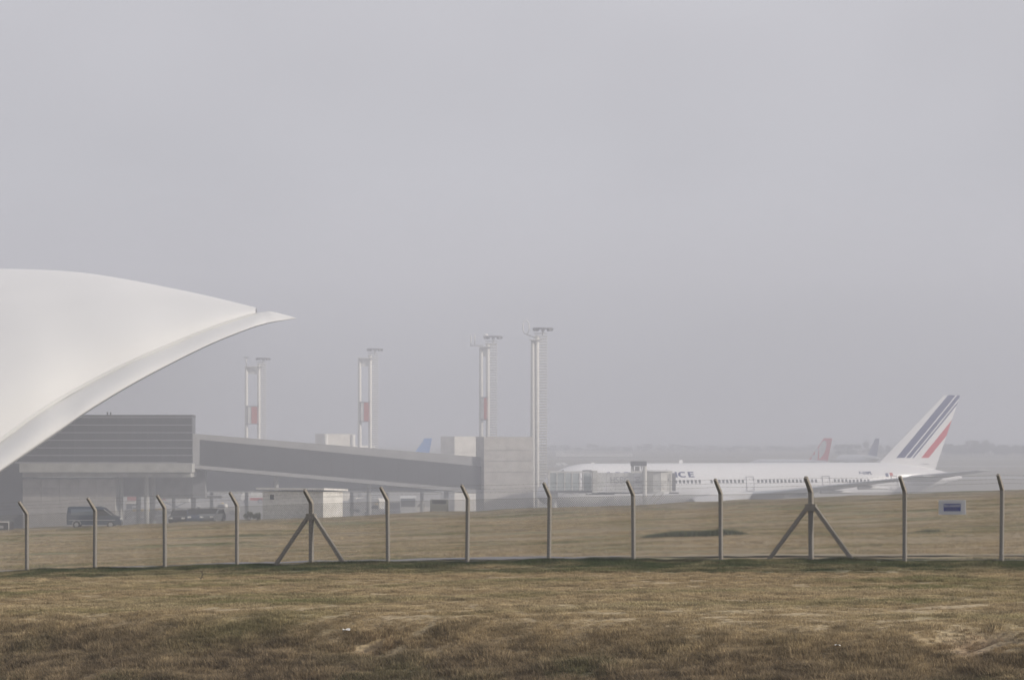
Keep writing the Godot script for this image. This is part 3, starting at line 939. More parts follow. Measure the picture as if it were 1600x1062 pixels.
	for s in [-0.9, 2.4]:
		var w := MB.new()
		w.tube(Vector3(cc.x, 0.5 - O.y, s - 0.15), Vector3(cc.x, 0.5 - O.y, s + 0.15), 0.5, 0.5, 16)
		part(w, "wheel", M.rubber, t)
	# service stairs
	for k in [0.0, 0.42]:
		for s in [1.5, 2.5]:
			var mb := MB.new()
			var a: Vector3 = q.call(1024, 1024, 769, 769)[0]
			mb.bar(a + Vector3(k * 2.2, 0, s), Vector3(a.x - 4.6 + k * 2.2, 0.1 - O.y, s), 0.07, 0.12)
			part(mb, "stringer" if k == 0.0 else "hand_rail", M.bridge_white, t)
	var a2: Vector3 = q.call(1024, 1024, 769, 769)[0]
	for k in 18:
		var u := (k + 0.5) / 18.0
		bx("tread", M.bridge_grey, t, Vector3(lerpf(a2.x, a2.x - 4.6, u), lerpf(a2.y, -O.y + 0.1, u), 2.0), Vector3(0.26, 0.05, 0.98))
	var piv := MB.new()
	piv.tube(Vector3(0.9, -O.y, 0), Vector3(0.9, 5.2 - O.y, 0), 0.45, 0.45, 14)
	part(piv, "pier", M.bridge_grey, t)

# ------------------------------------------------------------------ aircraft; nose at the origin, tail along +x, left wing towards +z
func paint(w: int, h: int, f: Callable) -> ImageTexture:
	var im := Image.create(w, h, false, Image.FORMAT_RGB8)
	for y in h:
		for x in w: im.set_pixel(x, y, f.call((x + 0.5) / w, 1.0 - (y + 0.5) / h))
	return ImageTexture.create_from_image(im)

func fuselage_ring(P: Dictionary, x: float, k := 36) -> PackedVector3Array:
	var L: float = P.L
	var R: float = P.R
	var cy: float = P.cy
	var top := cy + R
	var bot := cy - R
	var w := R
	var nose := 2.9 * R
	var nx: float = P.get("nose_x", 0.0)
	if x < nose:
		var u := clampf((x - nx) / (nose - nx), 0.0, 1.0)
		top = cy - 0.28 * R + (1.28 * R) * pow(1.0 - pow(1.0 - u, 2.0), 0.62)
		bot = cy - 0.28 * R - (0.72 * R) * pow(1.0 - pow(1.0 - u, 2.2), 0.55)
		w = R * pow(1.0 - pow(1.0 - u, 2.1), 0.56)
	var ta := L * 0.7
	if x > ta:
		var u := (x - ta) / (L - ta)
		top = cy + R - 0.62 * R * pow(maxf(u - 0.35, 0.0) / 0.65, 1.7)
		bot = cy - R + 1.26 * R * pow(u, 1.25)
		w = R * (1.0 - 0.94 * pow(u, 1.75))
	var r := PackedVector3Array()
	for i in k:
		var a := TAU * i / k
		var yy := (top + bot) * 0.5 + (top - bot) * 0.5 * sin(a)
		r.append(Vector3(x, yy, w * cos(a)))
	return r

func foil(root_le: Vector3, root_c: float, tip_le: Vector3, tip_c: float, thick: float, n := 12) -> Array:   # rings of an aerofoil from root to tip
	var rows := []
	for i in n + 1:
		var s := float(i) / n
		var le := root_le.lerp(tip_le, s)
		var c := lerpf(root_c, tip_c, s)
		var r := PackedVector3Array()
		for q in [[0, 0], [0.015, 0.3], [0.06, 0.6], [0.18, 0.95], [0.36, 1.0], [0.6, 0.72], [0.82, 0.32], [1, 0.02], [1, -0.02], [0.8, -0.18], [0.55, -0.5], [0.3, -0.72], [0.12, -0.62], [0.03, -0.35]]:
			r.append(le + Vector3(q[0] * c, q[1] * thick * 0.55 * c, 0))
		rows.append(r)
	return rows

func airliner(called: String, label: String, at: Vector3, turn: float, P: Dictionary) -> Node3D:
	var t := thing(called, label, "airplane", at, turn)
	var L: float = P.L
	var R: float = P.R
	var cy: float = P.cy
	var rows := []
	for i in 71:
		var u := i / 70.0
		var x := L * (0.0008 + 0.9992 * (u * u * 1.6 if u < 0.2 else 0.064 + (u - 0.2) * 1.17))
		rows.append(fuselage_ring(P, lerpf(P.get("nose_x", 0.0) + 0.03, L, x / L)))
	var mb := MB.new()
	mb.grid(rows, true, true)
	var fus := part(mb, "fuselage", P.get("body", M.plane_white), t)
	# wings: inner and outer panel
	for s: float in [1.0, -1.0]:
		var w := MB.new()
		var wx: float = P.wing_x
		var ws: float = P.span
		var yr: float = cy - R * 0.62
		var r0 := Vector3(wx, yr, s * R * 0.5)
		var k0 := Vector3(wx + ws * 0.235, yr + ws * 0.038, s * ws * 0.34)
		var t0 := Vector3(wx + ws * 0.64, yr + ws * P.get("dihedral", 0.115), s * ws)
		var a := foil(r0, ws * 0.43, k0, ws * 0.235, 0.125, 6)
		var b := foil(k0, ws * 0.235, t0, ws * 0.06, 0.1, 12)
		b.remove_at(0)
		w.grid(a + b, true, true)
		var wing := part(w, "wing", M.plane_grey, t)
		for g in [0.36, 0.52, 0.68]:
			var fl := MB.new()
			var bx0 := k0.lerp(t0, (g - 0.3) / 0.7)
			fl.tube(bx0 + Vector3(ws * 0.06, -0.35, 0), bx0 + Vector3(ws * 0.13 + 2.2, -0.5, 0), 0.3, 0.12, 8)
			part(fl, "flap_fairing", M.belly, wing)
		# engine under the wing
		var e := MB.new()
		var er: float = P.engine_r
		var ec := Vector3(P.engine_x, P.engine_y, s * ws * 0.315)
		var er_rows := []
		for q in [[1.1, 0.78], [0.35, 0.82], [0.08, 0.86], [0.0, 0.92], [0.1, 0.98], [0.5, 1.06], [1.6, 1.12], [2.8, 1.04], [3.9, 0.82], [3.9, 0.76], [3.2, 0.76]]:
			var rr := PackedVector3Array()
			for j in 24: rr.append(ec + Vector3(q[0] * er, sin(TAU * j / 24.0) * q[1] * er, cos(TAU * j / 24.0) * q[1] * er))
			er_rows.append(rr)
		e.grid(er_rows, true)
		var eng := part(e, "engine", P.get("nacelle", M.plane_white), t)
		var fan := MB.new()
		fan.tube(ec + Vector3(0.75 * er, 0, 0), ec + Vector3(0.95 * er, 0, 0), 0.8 * er, 0.8 * er, 24)
		fan.tube(ec + Vector3(0.4 * er, 0, 0), ec + Vector3(0.75 * er, 0, 0), 0.03, 0.3 * er, 14)
		part(fan, "fan", M.dark_metal, eng)
		var lip := MB.new()
		lip.tube(ec + Vector3(3.3 * er, 0, 0), ec + Vector3(4.9 * er, 0, 0), 0.55 * er, 0.25 * er, 18)
		part(lip, "exhaust", M.dark_metal, eng)
		var py := MB.new()
		py.hexa([ec + Vector3(0.9 * er, er * 0.9, -0.25), ec + Vector3(4.4 * er, er * 0.35, -0.2), ec + Vector3(4.4 * er, er * 0.35, 0.2), ec + Vector3(0.9 * er, er * 0.9, 0.25),
			ec + Vector3(1.6 * er, er * 1.3, -0.22), ec + Vector3(5.0 * er, er * 1.35, -0.18), ec + Vector3(5.0 * er, er * 1.35, 0.18), ec + Vector3(1.6 * er, er * 1.3, 0.22)])
		part(py, "pylon", M.belly, eng)
		# tailplane
		var h := MB.new()
		var F: Dictionary = P.fin
		h.grid(foil(Vector3(F.hx, cy + R * 0.3, s * R * 0.3), F.hc, Vector3(F.hx + F.hs * 0.62, cy + R * 0.3 + F.hs * 0.11, s * F.hs), F.hc * 0.33, 0.1, 8), true, true)
		part(h, "tailplane", M.plane_grey, t)
		# main gear
		var g := MB.new()
		g.tube(Vector3(wx + ws * 0.36, 0.6, s * R * 1.6), Vector3(wx + ws * 0.34, cy - R * 0.4, s * R * 1.5), 0.22, 0.25, 10)
		var gear := part(g, "main_gear", M.belly, t)
		for k in [-1.4, 0.0, 1.4]:
			for z in [-0.5, 0.5]:
				var wh := MB.new()
				wh.tube(Vector3(wx + ws * 0.36 + k * P.gear_s, 0.62 * P.gear_s, s * R * 1.6 + z - 0.2), Vector3(wx + ws * 0.36 + k * P.gear_s, 0.62 * P.gear_s, s * R * 1.6 + z + 0.2), 0.62 * P.gear_s, 0.62 * P.gear_s, 16)
				part(wh, "wheel", M.rubber, gear)
	var ng := MB.new()
	ng.tube(Vector3(L * 0.085, 0.4, 0), Vector3(L * 0.085, cy - R * 0.8, 0), 0.16, 0.2, 10)
	var nose := part(ng, "nose_gear", M.belly, t)
	for z in [-0.35, 0.35]:
		var wh := MB.new()
		wh.tube(Vector3(L * 0.085, 0.5, z - 0.15), Vector3(L * 0.085, 0.5, z + 0.15), 0.5, 0.5, 14)
		part(wh, "wheel", M.rubber, nose)
	# fin, painted on both faces
	var F: Dictionary = P.fin
	var fin := MB.new()
	for s: float in [1.0, -1.0]:
		var grid_rows := []
		for i in 9:
			var v := i / 8.0
			var le: Vector2 = F.le0.lerp(F.le1, v)
			var te: Vector2 = F.te0.lerp(F.te1, v)
			var r := PackedVector3Array()
			for j in 9:
				var u := j / 8.0
				var q := le.lerp(te, u)
				r.append(Vector3(q.x, q.y, s * (0.02 + lerpf(0.42, 0.18, v) * sin(PI * pow(u, 0.6)) * F.get("thick", 1.0))))
			grid_rows.append(r)
		var st := fin.v.size()
		fin.grid(grid_rows, false, false, s < 0.0)
		for k in range(st, fin.v.size()):
			fin.uv.append(Vector2((fin.v[k].x - F.ox) / F.sx, 1.0 - (fin.v[k].y - F.oy) / F.sy))
	part(fin, "tail_fin", F.mat, t)
	# cockpit windows
	if P.get("detail", false):
		for k in 3:
			for s: float in [1.0, -1.0]:
				var ring := fuselage_ring(P, L * 0.028 + 1.8 + k * 0.55, 72)
				var ring2 := fuselage_ring(P, L * 0.028 + 1.8 + k * 0.55 + 0.48, 72)
				var i0 := 11 if s > 0 else 36 - 11
				var i1 := 15 if s > 0 else 36 - 15
				var o := Vector3(-0.02, 0.03, 0.03 * s)
				var cw := MB.new()
				cw.quad(ring[i0] + o, ring2[i0] + o, ring2[i1] + o, ring[i1] + o, Vector3(10, cy, 0))
				part(cw, "cockpit_window", M.window, fus)
	return t

func on_hull(P: Dictionary, x: float, y: float) -> Array:      # a point on the left flank at height y, and the frame of the skin there
	var ring := fuselage_ring(P, x, 180)
	var best := 0
	for i in range(0, 45):
		if absf(ring[i].y - y) < absf(ring[best].y - y): best = i
	for i in range(135, 180):
		if absf(ring[i].y - y) < absf(ring[best].y - y): best = i
	var a := TAU * best / 180.0
	return [ring[best], Basis(Vector3.RIGHT, -a)]

func make_planes():
	# the big striped airliner at the gate
	var blue := lin(0.03, 0.04, 0.15)
	var stripes := paint(512, 512, func(u, v):
		var x: float = 50.0 + u * 15.0
		var y: float = 8.0 + v * 10.5
		var c := lin(0.82, 0.82, 0.83)
		if y > 9.3:
			var s := x - (y - 9.35) * 0.955
			if (s > 53.5 and s < 54.75) or (s > 54.98 and s < 55.72) or (s > 55.95 and s < 56.25): c = blue
			elif s > 57.4 and s < 58.6: c = lin(0.55, 0.03, 0.05)
		return c)
	var fm := mat(Color.WHITE, 0.35)
	fm.albedo_texture = stripes
	var P := {"L": 63.7, "R": 3.1, "cy": 5.6, "wing_x": 20.6, "span": 30.4, "engine_r": 1.72, "engine_x": 18.9, "engine_y": 2.75, "gear_s": 1.0, "detail": true, "nose_x": 1.8, "dihedral": 0.12,
		"fin": {"le0": Vector2(50.6, 8.2), "le1": Vector2(61.0, 17.75), "te0": Vector2(59.6, 7.6), "te1": Vector2(63.5, 17.75), "ox": 50.0, "sx": 15.0, "oy": 8.0, "sy": 10.5, "mat": fm, "hx": 53.2, "hc": 7.0, "hs": 10.75}}
	var A := airliner("striped_airliner", "white wide body airliner with blue and red stripes on its tail", Vector3(1.46, 0, -324), 21.0, P)
	var fus: Node = A.get_node("fuselage")
	var win := MB.new()
	win.box(Vector3.ZERO, Vector3(0.29, 0.42, 0.04))
	var wm := win.mesh()
	var x := 9.2
	var k := 0
	while x < 53.0:
		var door: bool = absf(x - 16.6) < 1.0 or absf(x - 24.0) < 0.6 or absf(x - 30.4) < 0.8 or absf(x - 41.5) < 1.1 or absf(x - 49.0) < 0.8
		if not door:
			var h := on_hull(P, x, 6.3)
			var o := put(wm, "cabin_window", M.cabin_window, fus)
			o.transform = Transform3D(h[1], h[0])
		x += 0.56; k += 1
	for d in [6.3, 16.6, 30.4, 41.5, 52.0]:
		var dr := MB.new()
		for e in [[-0.53, 0, 0.05, 1.9], [0.53, 0, 0.05, 1.9], [0, 0.95, 1.1, 0.05], [0, -0.95, 1.1, 0.05]]:
			dr.box(Vector3(e[0], e[1] * 0.98, -absf(e[1]) * 0.12), Vector3(e[2], e[3], 0.05))
		var h := on_hull(P, d, 6.0)
		var o := part(dr, "door_outline", M.letter_pale, fus)
		o.transform = Transform3D(h[1], h[0])
	# title and registration along the flank
	var letters := "AIR FRANCE"
	var tx0 := 10.67
	for i in letters.length():
		if letters[i] == " ": continue
		var tm := TextMesh.new()
		tm.text = letters[i]; tm.font = font(800); tm.font_size = 64; tm.pixel_size = 0.0175; tm.depth = 0.06
		var h := on_hull(P, tx0 + i * 1.27, 7.28)
		var o := put(tm, "title_letter", M.title_blue, fus)
		o.transform = Transform3D((h[1] as Basis) * Basis.from_scale(Vector3(1.7, 1.0, 1.0)), h[0])
	var reg := TextMesh.new()
	reg.text = "F-GSPL"; reg.font = font(600); reg.font_size = 48; reg.pixel_size = 0.0125; reg.depth = 0.06
	var hr := on_hull(P, 47.6, 7.35)
	var ro := put(reg, "registration", M.title_blue, fus)
	ro.transform = Transform3D(hr[1], hr[0])
	for e in [[-0.35, M.title_blue], [0.35, M.red]]:
		var hf := on_hull(P, 51.2 + e[0], 7.1)
		var fo := bx("flag_patch", e[1], fus, Vector3.ZERO, Vector3(0.45, 0.5, 0.05))
		fo.transform = Transform3D(hf[1], hf[0])
	for e in [[21.9, 0.45], [9.5, 0.15]]:
		bx("blade_antenna", M.plane_white, fus, Vector3(e[0], 8.7 + e[1] * 0.4, 0), Vector3(0.5, e[1], 0.06))
	bx("rudder_gap", M.letter_pale, A.get_node("tail_fin"), Vector3(57.0, 8.45, 0), Vector3(3.2, 0.05, 0.5))
	# narrow body airliners parked on the far side
	var emblem := paint(256, 256, func(u, v):
		var c := lin(0.7, 0.02, 0.04)
		if v < 0.04: return lin(0.8, 0.8, 0.8)
		var body := Vector2((u - 0.55 - (v - 0.45) * 0.3) / 0.16, (v - 0.5) / 0.4).length() < 1.0
		var wing := Vector2((u - 0.36) / 0.085, (v - 0.32) / 0.26).length() < 1.0
		var low := Vector2((u - 0.22) / 0.1, (v - 0.12) / 0.16).length() < 1.0
		var bite := Vector2((u - 0.44) / 0.025, (v - 0.2) / 0.3).length() < 1.0
		if (body or wing or low) and not bite: c = lin(0.78, 0.77, 0.77)
		return c)
	var em := mat(Color.WHITE, 0.4)
	em.albedo_texture = emblem
	var N := {"L": 34.5, "R": 2.0, "cy": 3.9, "wing_x": 12.0, "span": 17.0, "engine_r": 1.0, "engine_x": 11.4, "engine_y": 1.9, "gear_s": 0.75,
		"fin": {"le0": Vector2(25.0, 5.7), "le1": Vector2(30.9, 12.1), "te0": Vector2(32.4, 5.4), "te1": Vector2(34.2, 12.1), "ox": 25.0, "sx": 9.2, "oy": 5.5, "sy": 6.6, "mat": em, "hx": 28.5, "hc": 4.0, "hs": 6.2, "thick": 0.6}}
	airliner("red_tailed_airliner", "white narrow body airliner with red tail and pale emblem", Vector3(69.92, 0, -760), -50.0, N)
	var N2 := N.duplicate(true)
	N2.fin.mat = mat(lin(0.03, 0.045, 0.2), 0.4)
	airliner("blue_tailed_airliner", "distant white airliner with dark blue tail in front of the trees", Vector3(124.46, 0, -980), -70.0, N2)
	var sky_blue := paint(256, 256, func(u, v):
		var c := lin(0.07, 0.38, 1.0)
		if v < 0.02: c = lin(0.8, 0.8, 0.8)
		var dx := absf(u - 0.55 - (v - 0.7) * 0.3)
		if dx < 0.1 and absf(v - 0.74 - 0.1 * sin((u - 0.5) * 22.0)) < 0.02: c = lin(0.75, 0.8, 0.85)
		return c)
	var sm := mat(Color.WHITE, 0.4)
	sm.albedo_texture = sky_blue
	var N3 := N.duplicate(true)
	N3.fin.mat = sm
	airliner("light_blue_tailed_airliner", "airliner whose bright light blue tail shows above the walkway", Vector3(-50.4, 0, -822), -42.0, N3)

# ------------------------------------------------------------------ vehicles; front along +x
func vehicle(called: String, label: String, category: String, at: Vector3, turn: float, V: Dictionary, group := "") -> Node3D:
	var t := thing(called, label, category, at, turn, group)
	var w: float = V.w
	var body := MB.new()
	body.extrude(V.body, -w * 0.5, w * 0.5)
	part(body, "body", V.m, t)
	for e in V.get("extra", []):
		var b := MB.new()
		b.extrude(e[1], -e[3] * 0.5, e[3] * 0.5)
		part(b, e[0], e[2], t)
	for e in V.get("side", []):
		for s: float in [1.0, -1.0]:
			var b := MB.new()
			b.extrude(e[1], s * w * 0.5 + s * 0.002, s * (w * 0.5 + 0.022))
			part(b, e[0], e[2], t)
	for e in V.get("front", []):          # name, material, centre, size
		bx(e[0], e[1], t, e[2], e[3], Basis(Vector3(0, 0, 1), e[4] if e.size() > 4 else 0.0))
	for x in V.wheels:
		for s: float in [1.0, -1.0]:
			var wr: float = V.get("wr", 0.34)
			var wh := MB.new()
			wh.tube(Vector3(x, wr, s * (w * 0.5 - 0.2)), Vector3(x, wr, s * (w * 0.5 + 0.02)), wr, wr, 18)
			var ty := part(wh, "wheel", M.rubber, t)
			var rm := MB.new()
			rm.tube(Vector3(x, wr, s * (w * 0.5 + 0.015)), Vector3(x, wr, s * (w * 0.5 + 0.035)), wr * 0.58, wr * 0.5, 14)
			part(rm, "rim", M.metal, ty)
	return t

func pv(a: Array) -> PackedVector2Array:
	var r := PackedVector2Array()
	for i in range(0, a.size(), 2): r.append(Vector2(a[i], a[i + 1]))
	return r

func make_vehicles():
	var navy := mat(lin(0.05, 0.07, 0.1), 0.25)
	var steel := mat(lin(0.12, 0.15, 0.19), 0.3)
	var vx := -40.976
	var van := {"w": 1.95, "m": navy, "wheels": [-1.65, 1.65], "wr": 0.36,
		"body": pv([-2.6, 0.35, -2.62, 1.2, -2.5, 2.05, -2.3, 2.14, 0.6, 2.12, 1.0, 2.0, 1.85, 1.28, 2.5, 1.08, 2.66, 0.7, 2.62, 0.35]),
		"side": [["side_window", pv([0.1, 1.25, 0.1, 1.85, 0.75, 1.85, 1.0, 1.8, 1.55, 1.25]), M.window], ["rear_side_window", pv([-2.2, 1.3, -2.2, 1.9, -0.05, 1.88, -0.05, 1.3]), steel], ["trim_line", pv([-2.4, 0.78, -2.4, 0.84, 2.1, 0.84, 2.1, 0.78]), M.metal], ["pillar", pv([0.96, 1.86, 1.04, 1.9, 1.82, 1.3, 1.74, 1.27]), M.metal],
			["wheel_arch", pv([-2.1, 0.4, -2.02, 0.68, -1.65, 0.84, -1.28, 0.68, -1.2, 0.4, -1.26, 0.4, -1.34, 0.64, -1.65, 0.78, -1.96, 0.64, -2.04, 0.4]), M.metal]],
		"front": [["windscreen", M.window, Vector3(1.46, 1.64, 0), Vector3(1.05, 0.03, 1.6), -0.705], ["headlight", M.white, Vector3(2.5, 0.92, 0.7), Vector3(0.28, 0.2, 0.36), 0.0], ["headlight", M.white, Vector3(2.5, 0.92, -0.7), Vector3(0.28, 0.2, 0.36), 0.0], ["bumper", M.dark_metal, Vector3(2.62, 0.45, 0), Vector3(0.16, 0.3, 1.9), 0.0], ["roof_bar", M.metal, Vector3(-0.8, 2.17, 0.85), Vector3(2.8, 0.05, 0.06), 0.0]]}
	vehicle("van", "dark blue panel van parked by the concrete wall", "van", Vector3(vx, level(vx, 251) - 0.1, -251), 4.0, van)
	var bx0 := -50.635
	var box_truck := {"w": 2.1, "m": mat(lin(0.04, 0.04, 0.045), 0.4), "wheels": [-1.4, 1.3], "wr": 0.36, "body": pv([-2.3, 0.4, -2.3, 1.55, 2.2, 1.55, 2.3, 1.4, 2.3, 0.4]),
		"side": [["roof_trim", pv([-2.3, 1.44, -2.3, 1.54, 2.28, 1.54, 2.28, 1.44]), M.white], ["corner_trim", pv([2.2, 0.45, 2.2, 1.44, 2.28, 1.44, 2.28, 0.45]), M.white], ["side_window", pv([0.9, 0.85, 0.9, 1.15, 1.7, 1.15, 1.75, 0.9]), M.metal]]}
	vehicle("trailer", "black trailer edged in white beside the terminal", "trailer", Vector3(bx0, level(bx0, 247) - 0.55, -247), 0.0, box_truck)
	# parked cars in a row below the terminal
	var car := func(col: Color) -> Dictionary:
		var m := mat(col, 0.25)
		return {"w": 1.75, "m": m, "wheels": [-1.3, 1.3], "wr": 0.31, "body": pv([-2.05, 0.3, -2.1, 0.85, -1.8, 0.98, -1.3, 1.42, 0.35, 1.45, 1.05, 0.98, 1.95, 0.82, 2.08, 0.55, 2.05, 0.3]),
			"side": [["side_window", pv([-1.55, 0.98, -1.2, 1.34, 0.3, 1.36, 0.85, 0.98]), M.window]],
			"front": [["windscreen", M.window, Vector3(0.72, 1.23, 0), Vector3(0.8, 0.03, 1.5), -0.59], ["rear_window", M.window, Vector3(-1.56, 1.22, 0), Vector3(0.62, 0.03, 1.4), 0.72], ["headlight", M.white, Vector3(1.98, 0.7, 0.6), Vector3(0.14, 0.15, 0.35), 0.0], ["headlight", M.white, Vector3(1.98, 0.7, -0.6), Vector3(0.14, 0.15, 0.35), 0.0]]}
	for e in [[283, lin(0.035, 0.036, 0.04), -95.0, "charcoal car parked below the terminal beside the silver car"], [306, lin(0.06, 0.08, 0.12), -85.0, "slate blue car parked between the charcoal and silver cars"], [330, lin(0.16, 0.17, 0.18), -100.0, "silver car parked at the end of the row below the walkway"]]:
		var x: float = (e[0] - 800.0) * 256.0 / 4000.0
		vehicle("parked_car", e[3], "car", Vector3(x, level(x, 256) - 0.15, -256), e[2], car.call(e[1]), "cars parked below the terminal")
	var gx := -7.402
	vehicle("grey_car", "grey estate car seen from behind near the stair tower", "car", Vector3(gx, level(gx, 258) - 0.05, -260), 92.0, {"w": 1.8, "m": mat(lin(0.22, 0.22, 0.2), 0.35), "wheels": [-1.3, 1.3], "wr": 0.31, "body": pv([-2.05, 0.3, -2.1, 0.9, -1.95, 1.46, -1.6, 1.52, 0.35, 1.5, 1.05, 0.98, 1.95, 0.82, 2.08, 0.3]), "side": [["side_window", pv([-1.7, 0.95, -1.65, 1.38, 0.3, 1.38, 0.85, 0.95]), M.window]],
		"front": [["rear_window", M.window, Vector3(-2.03, 1.2, 0), Vector3(0.03, 0.42, 1.4), -0.26], ["roof_rail", M.metal, Vector3(-0.6, 1.54, 0.75), Vector3(2.0, 0.04, 0.05)], ["roof_rail", M.metal, Vector3(-0.6, 1.54, -0.75), Vector3(2.0, 0.04, 0.05)]]})
	# bus with its front to us
	vehicle("apron_bus", "white bus facing the field with a wide dark windscreen", "bus", Vector3(-16.2, 0, -400), -88.0, {"w": 2.5, "m": M.white, "wheels": [-3.0, 2.6], "wr": 0.48, "body": pv([-5.0, 0.35, -5.0, 2.75, -4.8, 2.85, 4.8, 2.85, 4.95, 2.7, 5.05, 1.2, 5.05, 0.35]),
		"side": [["side_window", pv([-4.6, 1.4, -4.6, 2.4, 4.4, 2.4, 4.4, 1.4]), M.window]],
		"front": [["windscreen", M.window, Vector3(5.02, 2.0, 0), Vector3(0.06, 1.3, 2.2), 0.07], ["headlight", M.metal, Vector3(5.06, 0.8, 0.9), Vector3(0.05, 0.2, 0.35)], ["headlight", M.metal, Vector3(5.06, 0.8, -0.9), Vector3(0.05, 0.2, 0.35)], ["bumper", M.bridge_grey, Vector3(5.08, 0.5, 0), Vector3(0.1, 0.25, 2.4)]]})
	vehicle("dark_van", "dark grey van parked next to the white bus", "van", Vector3(-17.902, 0, -385), -85.0, {"w": 2.0, "m": mat(lin(0.1, 0.1, 0.11), 0.4), "wheels": [-1.6, 1.6], "wr": 0.36, "body": pv([-2.5, 0.35, -2.5, 2.2, 1.2, 2.25, 2.0, 1.3, 2.6, 1.1, 2.6, 0.35]), "front": [["windscreen", M.window, Vector3(1.62, 1.8, 0), Vector3(1.1, 0.03, 1.7), -0.87]]})
	# tanker and fuel truck
	var tank := func(c1: Material, c2: Material) -> Dictionary:
		return {"w": 2.3, "m": c1, "wheels": [-1.7, -0.6, 2.0], "wr": 0.42, "body": pv([-2.6, 1.1, -2.75, 1.4, -2.75, 2.0, -2.55, 2.35, 1.0, 2.35, 1.15, 2.0, 1.15, 1.1]),
			"extra": [["chassis", pv([-2.7, 0.6, -2.7, 1.08, 2.9, 1.08, 2.9, 0.6]), c2, 2.1], ["cab", pv([1.3, 0.6, 1.3, 2.4, 2.5, 2.4, 2.85, 1.5, 2.95, 0.6]), c1, 2.2], ["hose_reel", pv([-0.6, 2.36, -0.6, 2.7, 0.1, 2.7, 0.1, 2.36]), M.metal, 0.8]],
			"front": [["windscreen", M.window, Vector3(2.7, 1.95, 0), Vector3(0.04, 0.7, 1.9), 0.37]]}
	vehicle("fuel_truck", "white fuel truck with a red chassis on the apron beyond the shed", "truck", Vector3(-46.883, 0.0, -470), 186.0, tank.call(M.white, M.red))
	vehicle("tank_truck", "cream tank truck parked beyond the sunlit shed wall", "truck", Vector3(-23.37, 0.0, -410), 160.0, tank.call(M.tower_white, M.bridge_grey))
	# under the terminal: hi-loader body, tug, service truck
	vehicle("catering_truck", "white box body lorry with red lettering under the terminal", "truck", Vector3(-50.627, 0.0, -385), 180.0, {"w": 2.3, "m": M.white, "wheels": [-1.6, 1.8], "wr": 0.42, "body": pv([-2.1, 2.3, -2.1, 4.4, 2.1, 4.4, 2.1, 2.3]),
		"extra": [["chassis", pv([-2.1, 0.6, -2.1, 1.0, 3.2, 1.0, 3.2, 0.6]), M.dark_metal, 2.0], ["scissor_lift", pv([-1.7, 1.0, -1.5, 1.0, 1.7, 2.3, 1.5, 2.3]), M.dark_metal, 1.6], ["scissor_arm", pv([1.7, 1.0, 1.5, 1.0, -1.7, 2.3, -1.5, 2.3]), M.dark_metal, 1.8], ["cab", pv([2.2, 0.6, 2.2, 1.95, 3.0, 1.95, 3.3, 1.4, 3.3, 0.6]), M.bridge_grey, 2.2]],
		"side": [["red_mark", pv([1.2, 2.6, 1.35, 2.6, 2.0, 3.1, 1.85, 3.1]), M.red], ["red_stroke", pv([1.2, 3.1, 1.35, 3.1, 2.0, 2.6, 1.85, 2.6]), M.red]]})
	vehicle("baggage_tug", "white baggage tug standing between the columns under the terminal", "tug", Vector3(-48.068, 1.0, -390), 20.0, {"w": 1.4, "m": M.white, "wheels": [-0.6, 0.6], "wr": 0.28, "body": pv([-1.0, 0.25, -1.0, 0.9, -0.2, 0.95, -0.2, 1.7, 0.4, 1.7, 0.5, 1.0, 1.0, 0.9, 1.0, 0.25]), "side": [["side_window", pv([-0.12, 1.0, -0.12, 1.55, 0.32, 1.55, 0.4, 1.0]), M.window]]})
	get_node("baggage_tug").position.y = 0.0
	vehicle("service_truck", "pale service truck with a red cab roof under the terminal", "truck", Vector3(-55.781, 0.0, -375), -80.0, {"w": 1.9, "m": M.tower_white, "wheels": [-1.5, 1.5], "wr": 0.4, "body": pv([-2.2, 0.9, -2.2, 2.85, 0.9, 2.85, 0.9, 0.9]),
		"extra": [["cab", pv([1.0, 0.6, 1.0, 2.5, 1.9, 2.5, 2.3, 1.5, 2.4, 0.6]), M.tower_white, 1.9], ["cab_roof", pv([0.2, 2.86, 0.2, 3.4, 1.1, 3.4, 1.1, 2.86]), M.red_box, 1.3], ["chassis", pv([-2.2, 0.55, -2.2, 0.88, 2.3, 0.88, 2.3, 0.55]), M.dark_metal, 1.6]],
		"front": [["windscreen", M.window, Vector3(2.12, 2.0, 0), Vector3(0.04, 0.8, 1.6), 0.37]]})
	var yellow := mat(lin(0.6, 0.42, 0.05), 0.6)
	for e in [[221, 372, "baggage cart with a yellow band beside the pale service truck"], [231, 374, "baggage cart with a yellow band next to the light column under the terminal"], [246, 378, "baggage cart with a yellow band behind the white box body lorry"]]:
		vehicle("baggage_cart", e[2], "cart", Vector3((e[0] - 800.0) * e[1] / 4000.0, 0.0, -e[1]), 8.0, {"w": 1.5, "m": M.bridge_grey, "wheels": [-0.9, 0.9], "wr": 0.25, "body": pv([-1.4, 0.45, -1.4, 0.62, 1.4, 0.62, 1.4, 0.45]),
			"extra": [["canopy", pv([-1.4, 1.95, -1.4, 2.05, 1.4, 2.05, 1.4, 1.95]), M.white, 1.5], ["band", pv([-1.38, 1.35, -1.38, 1.6, 1.38, 1.6, 1.38, 1.35]), yellow, 1.4], ["luggage", pv([-1.2, 0.63, -1.2, 1.3, 0.2, 1.3, 0.2, 1.1, 1.2, 1.1, 1.2, 0.63]), M.letter_pale, 1.1], ["front_post", pv([1.3, 0.63, 1.3, 1.94, 1.38, 1.94, 1.38, 0.63]), M.metal, 1.45], ["rear_post", pv([-1.38, 0.63, -1.38, 1.94, -1.3, 1.94, -1.3, 0.63]), M.metal, 1.45]]}, "baggage carts under the terminal")
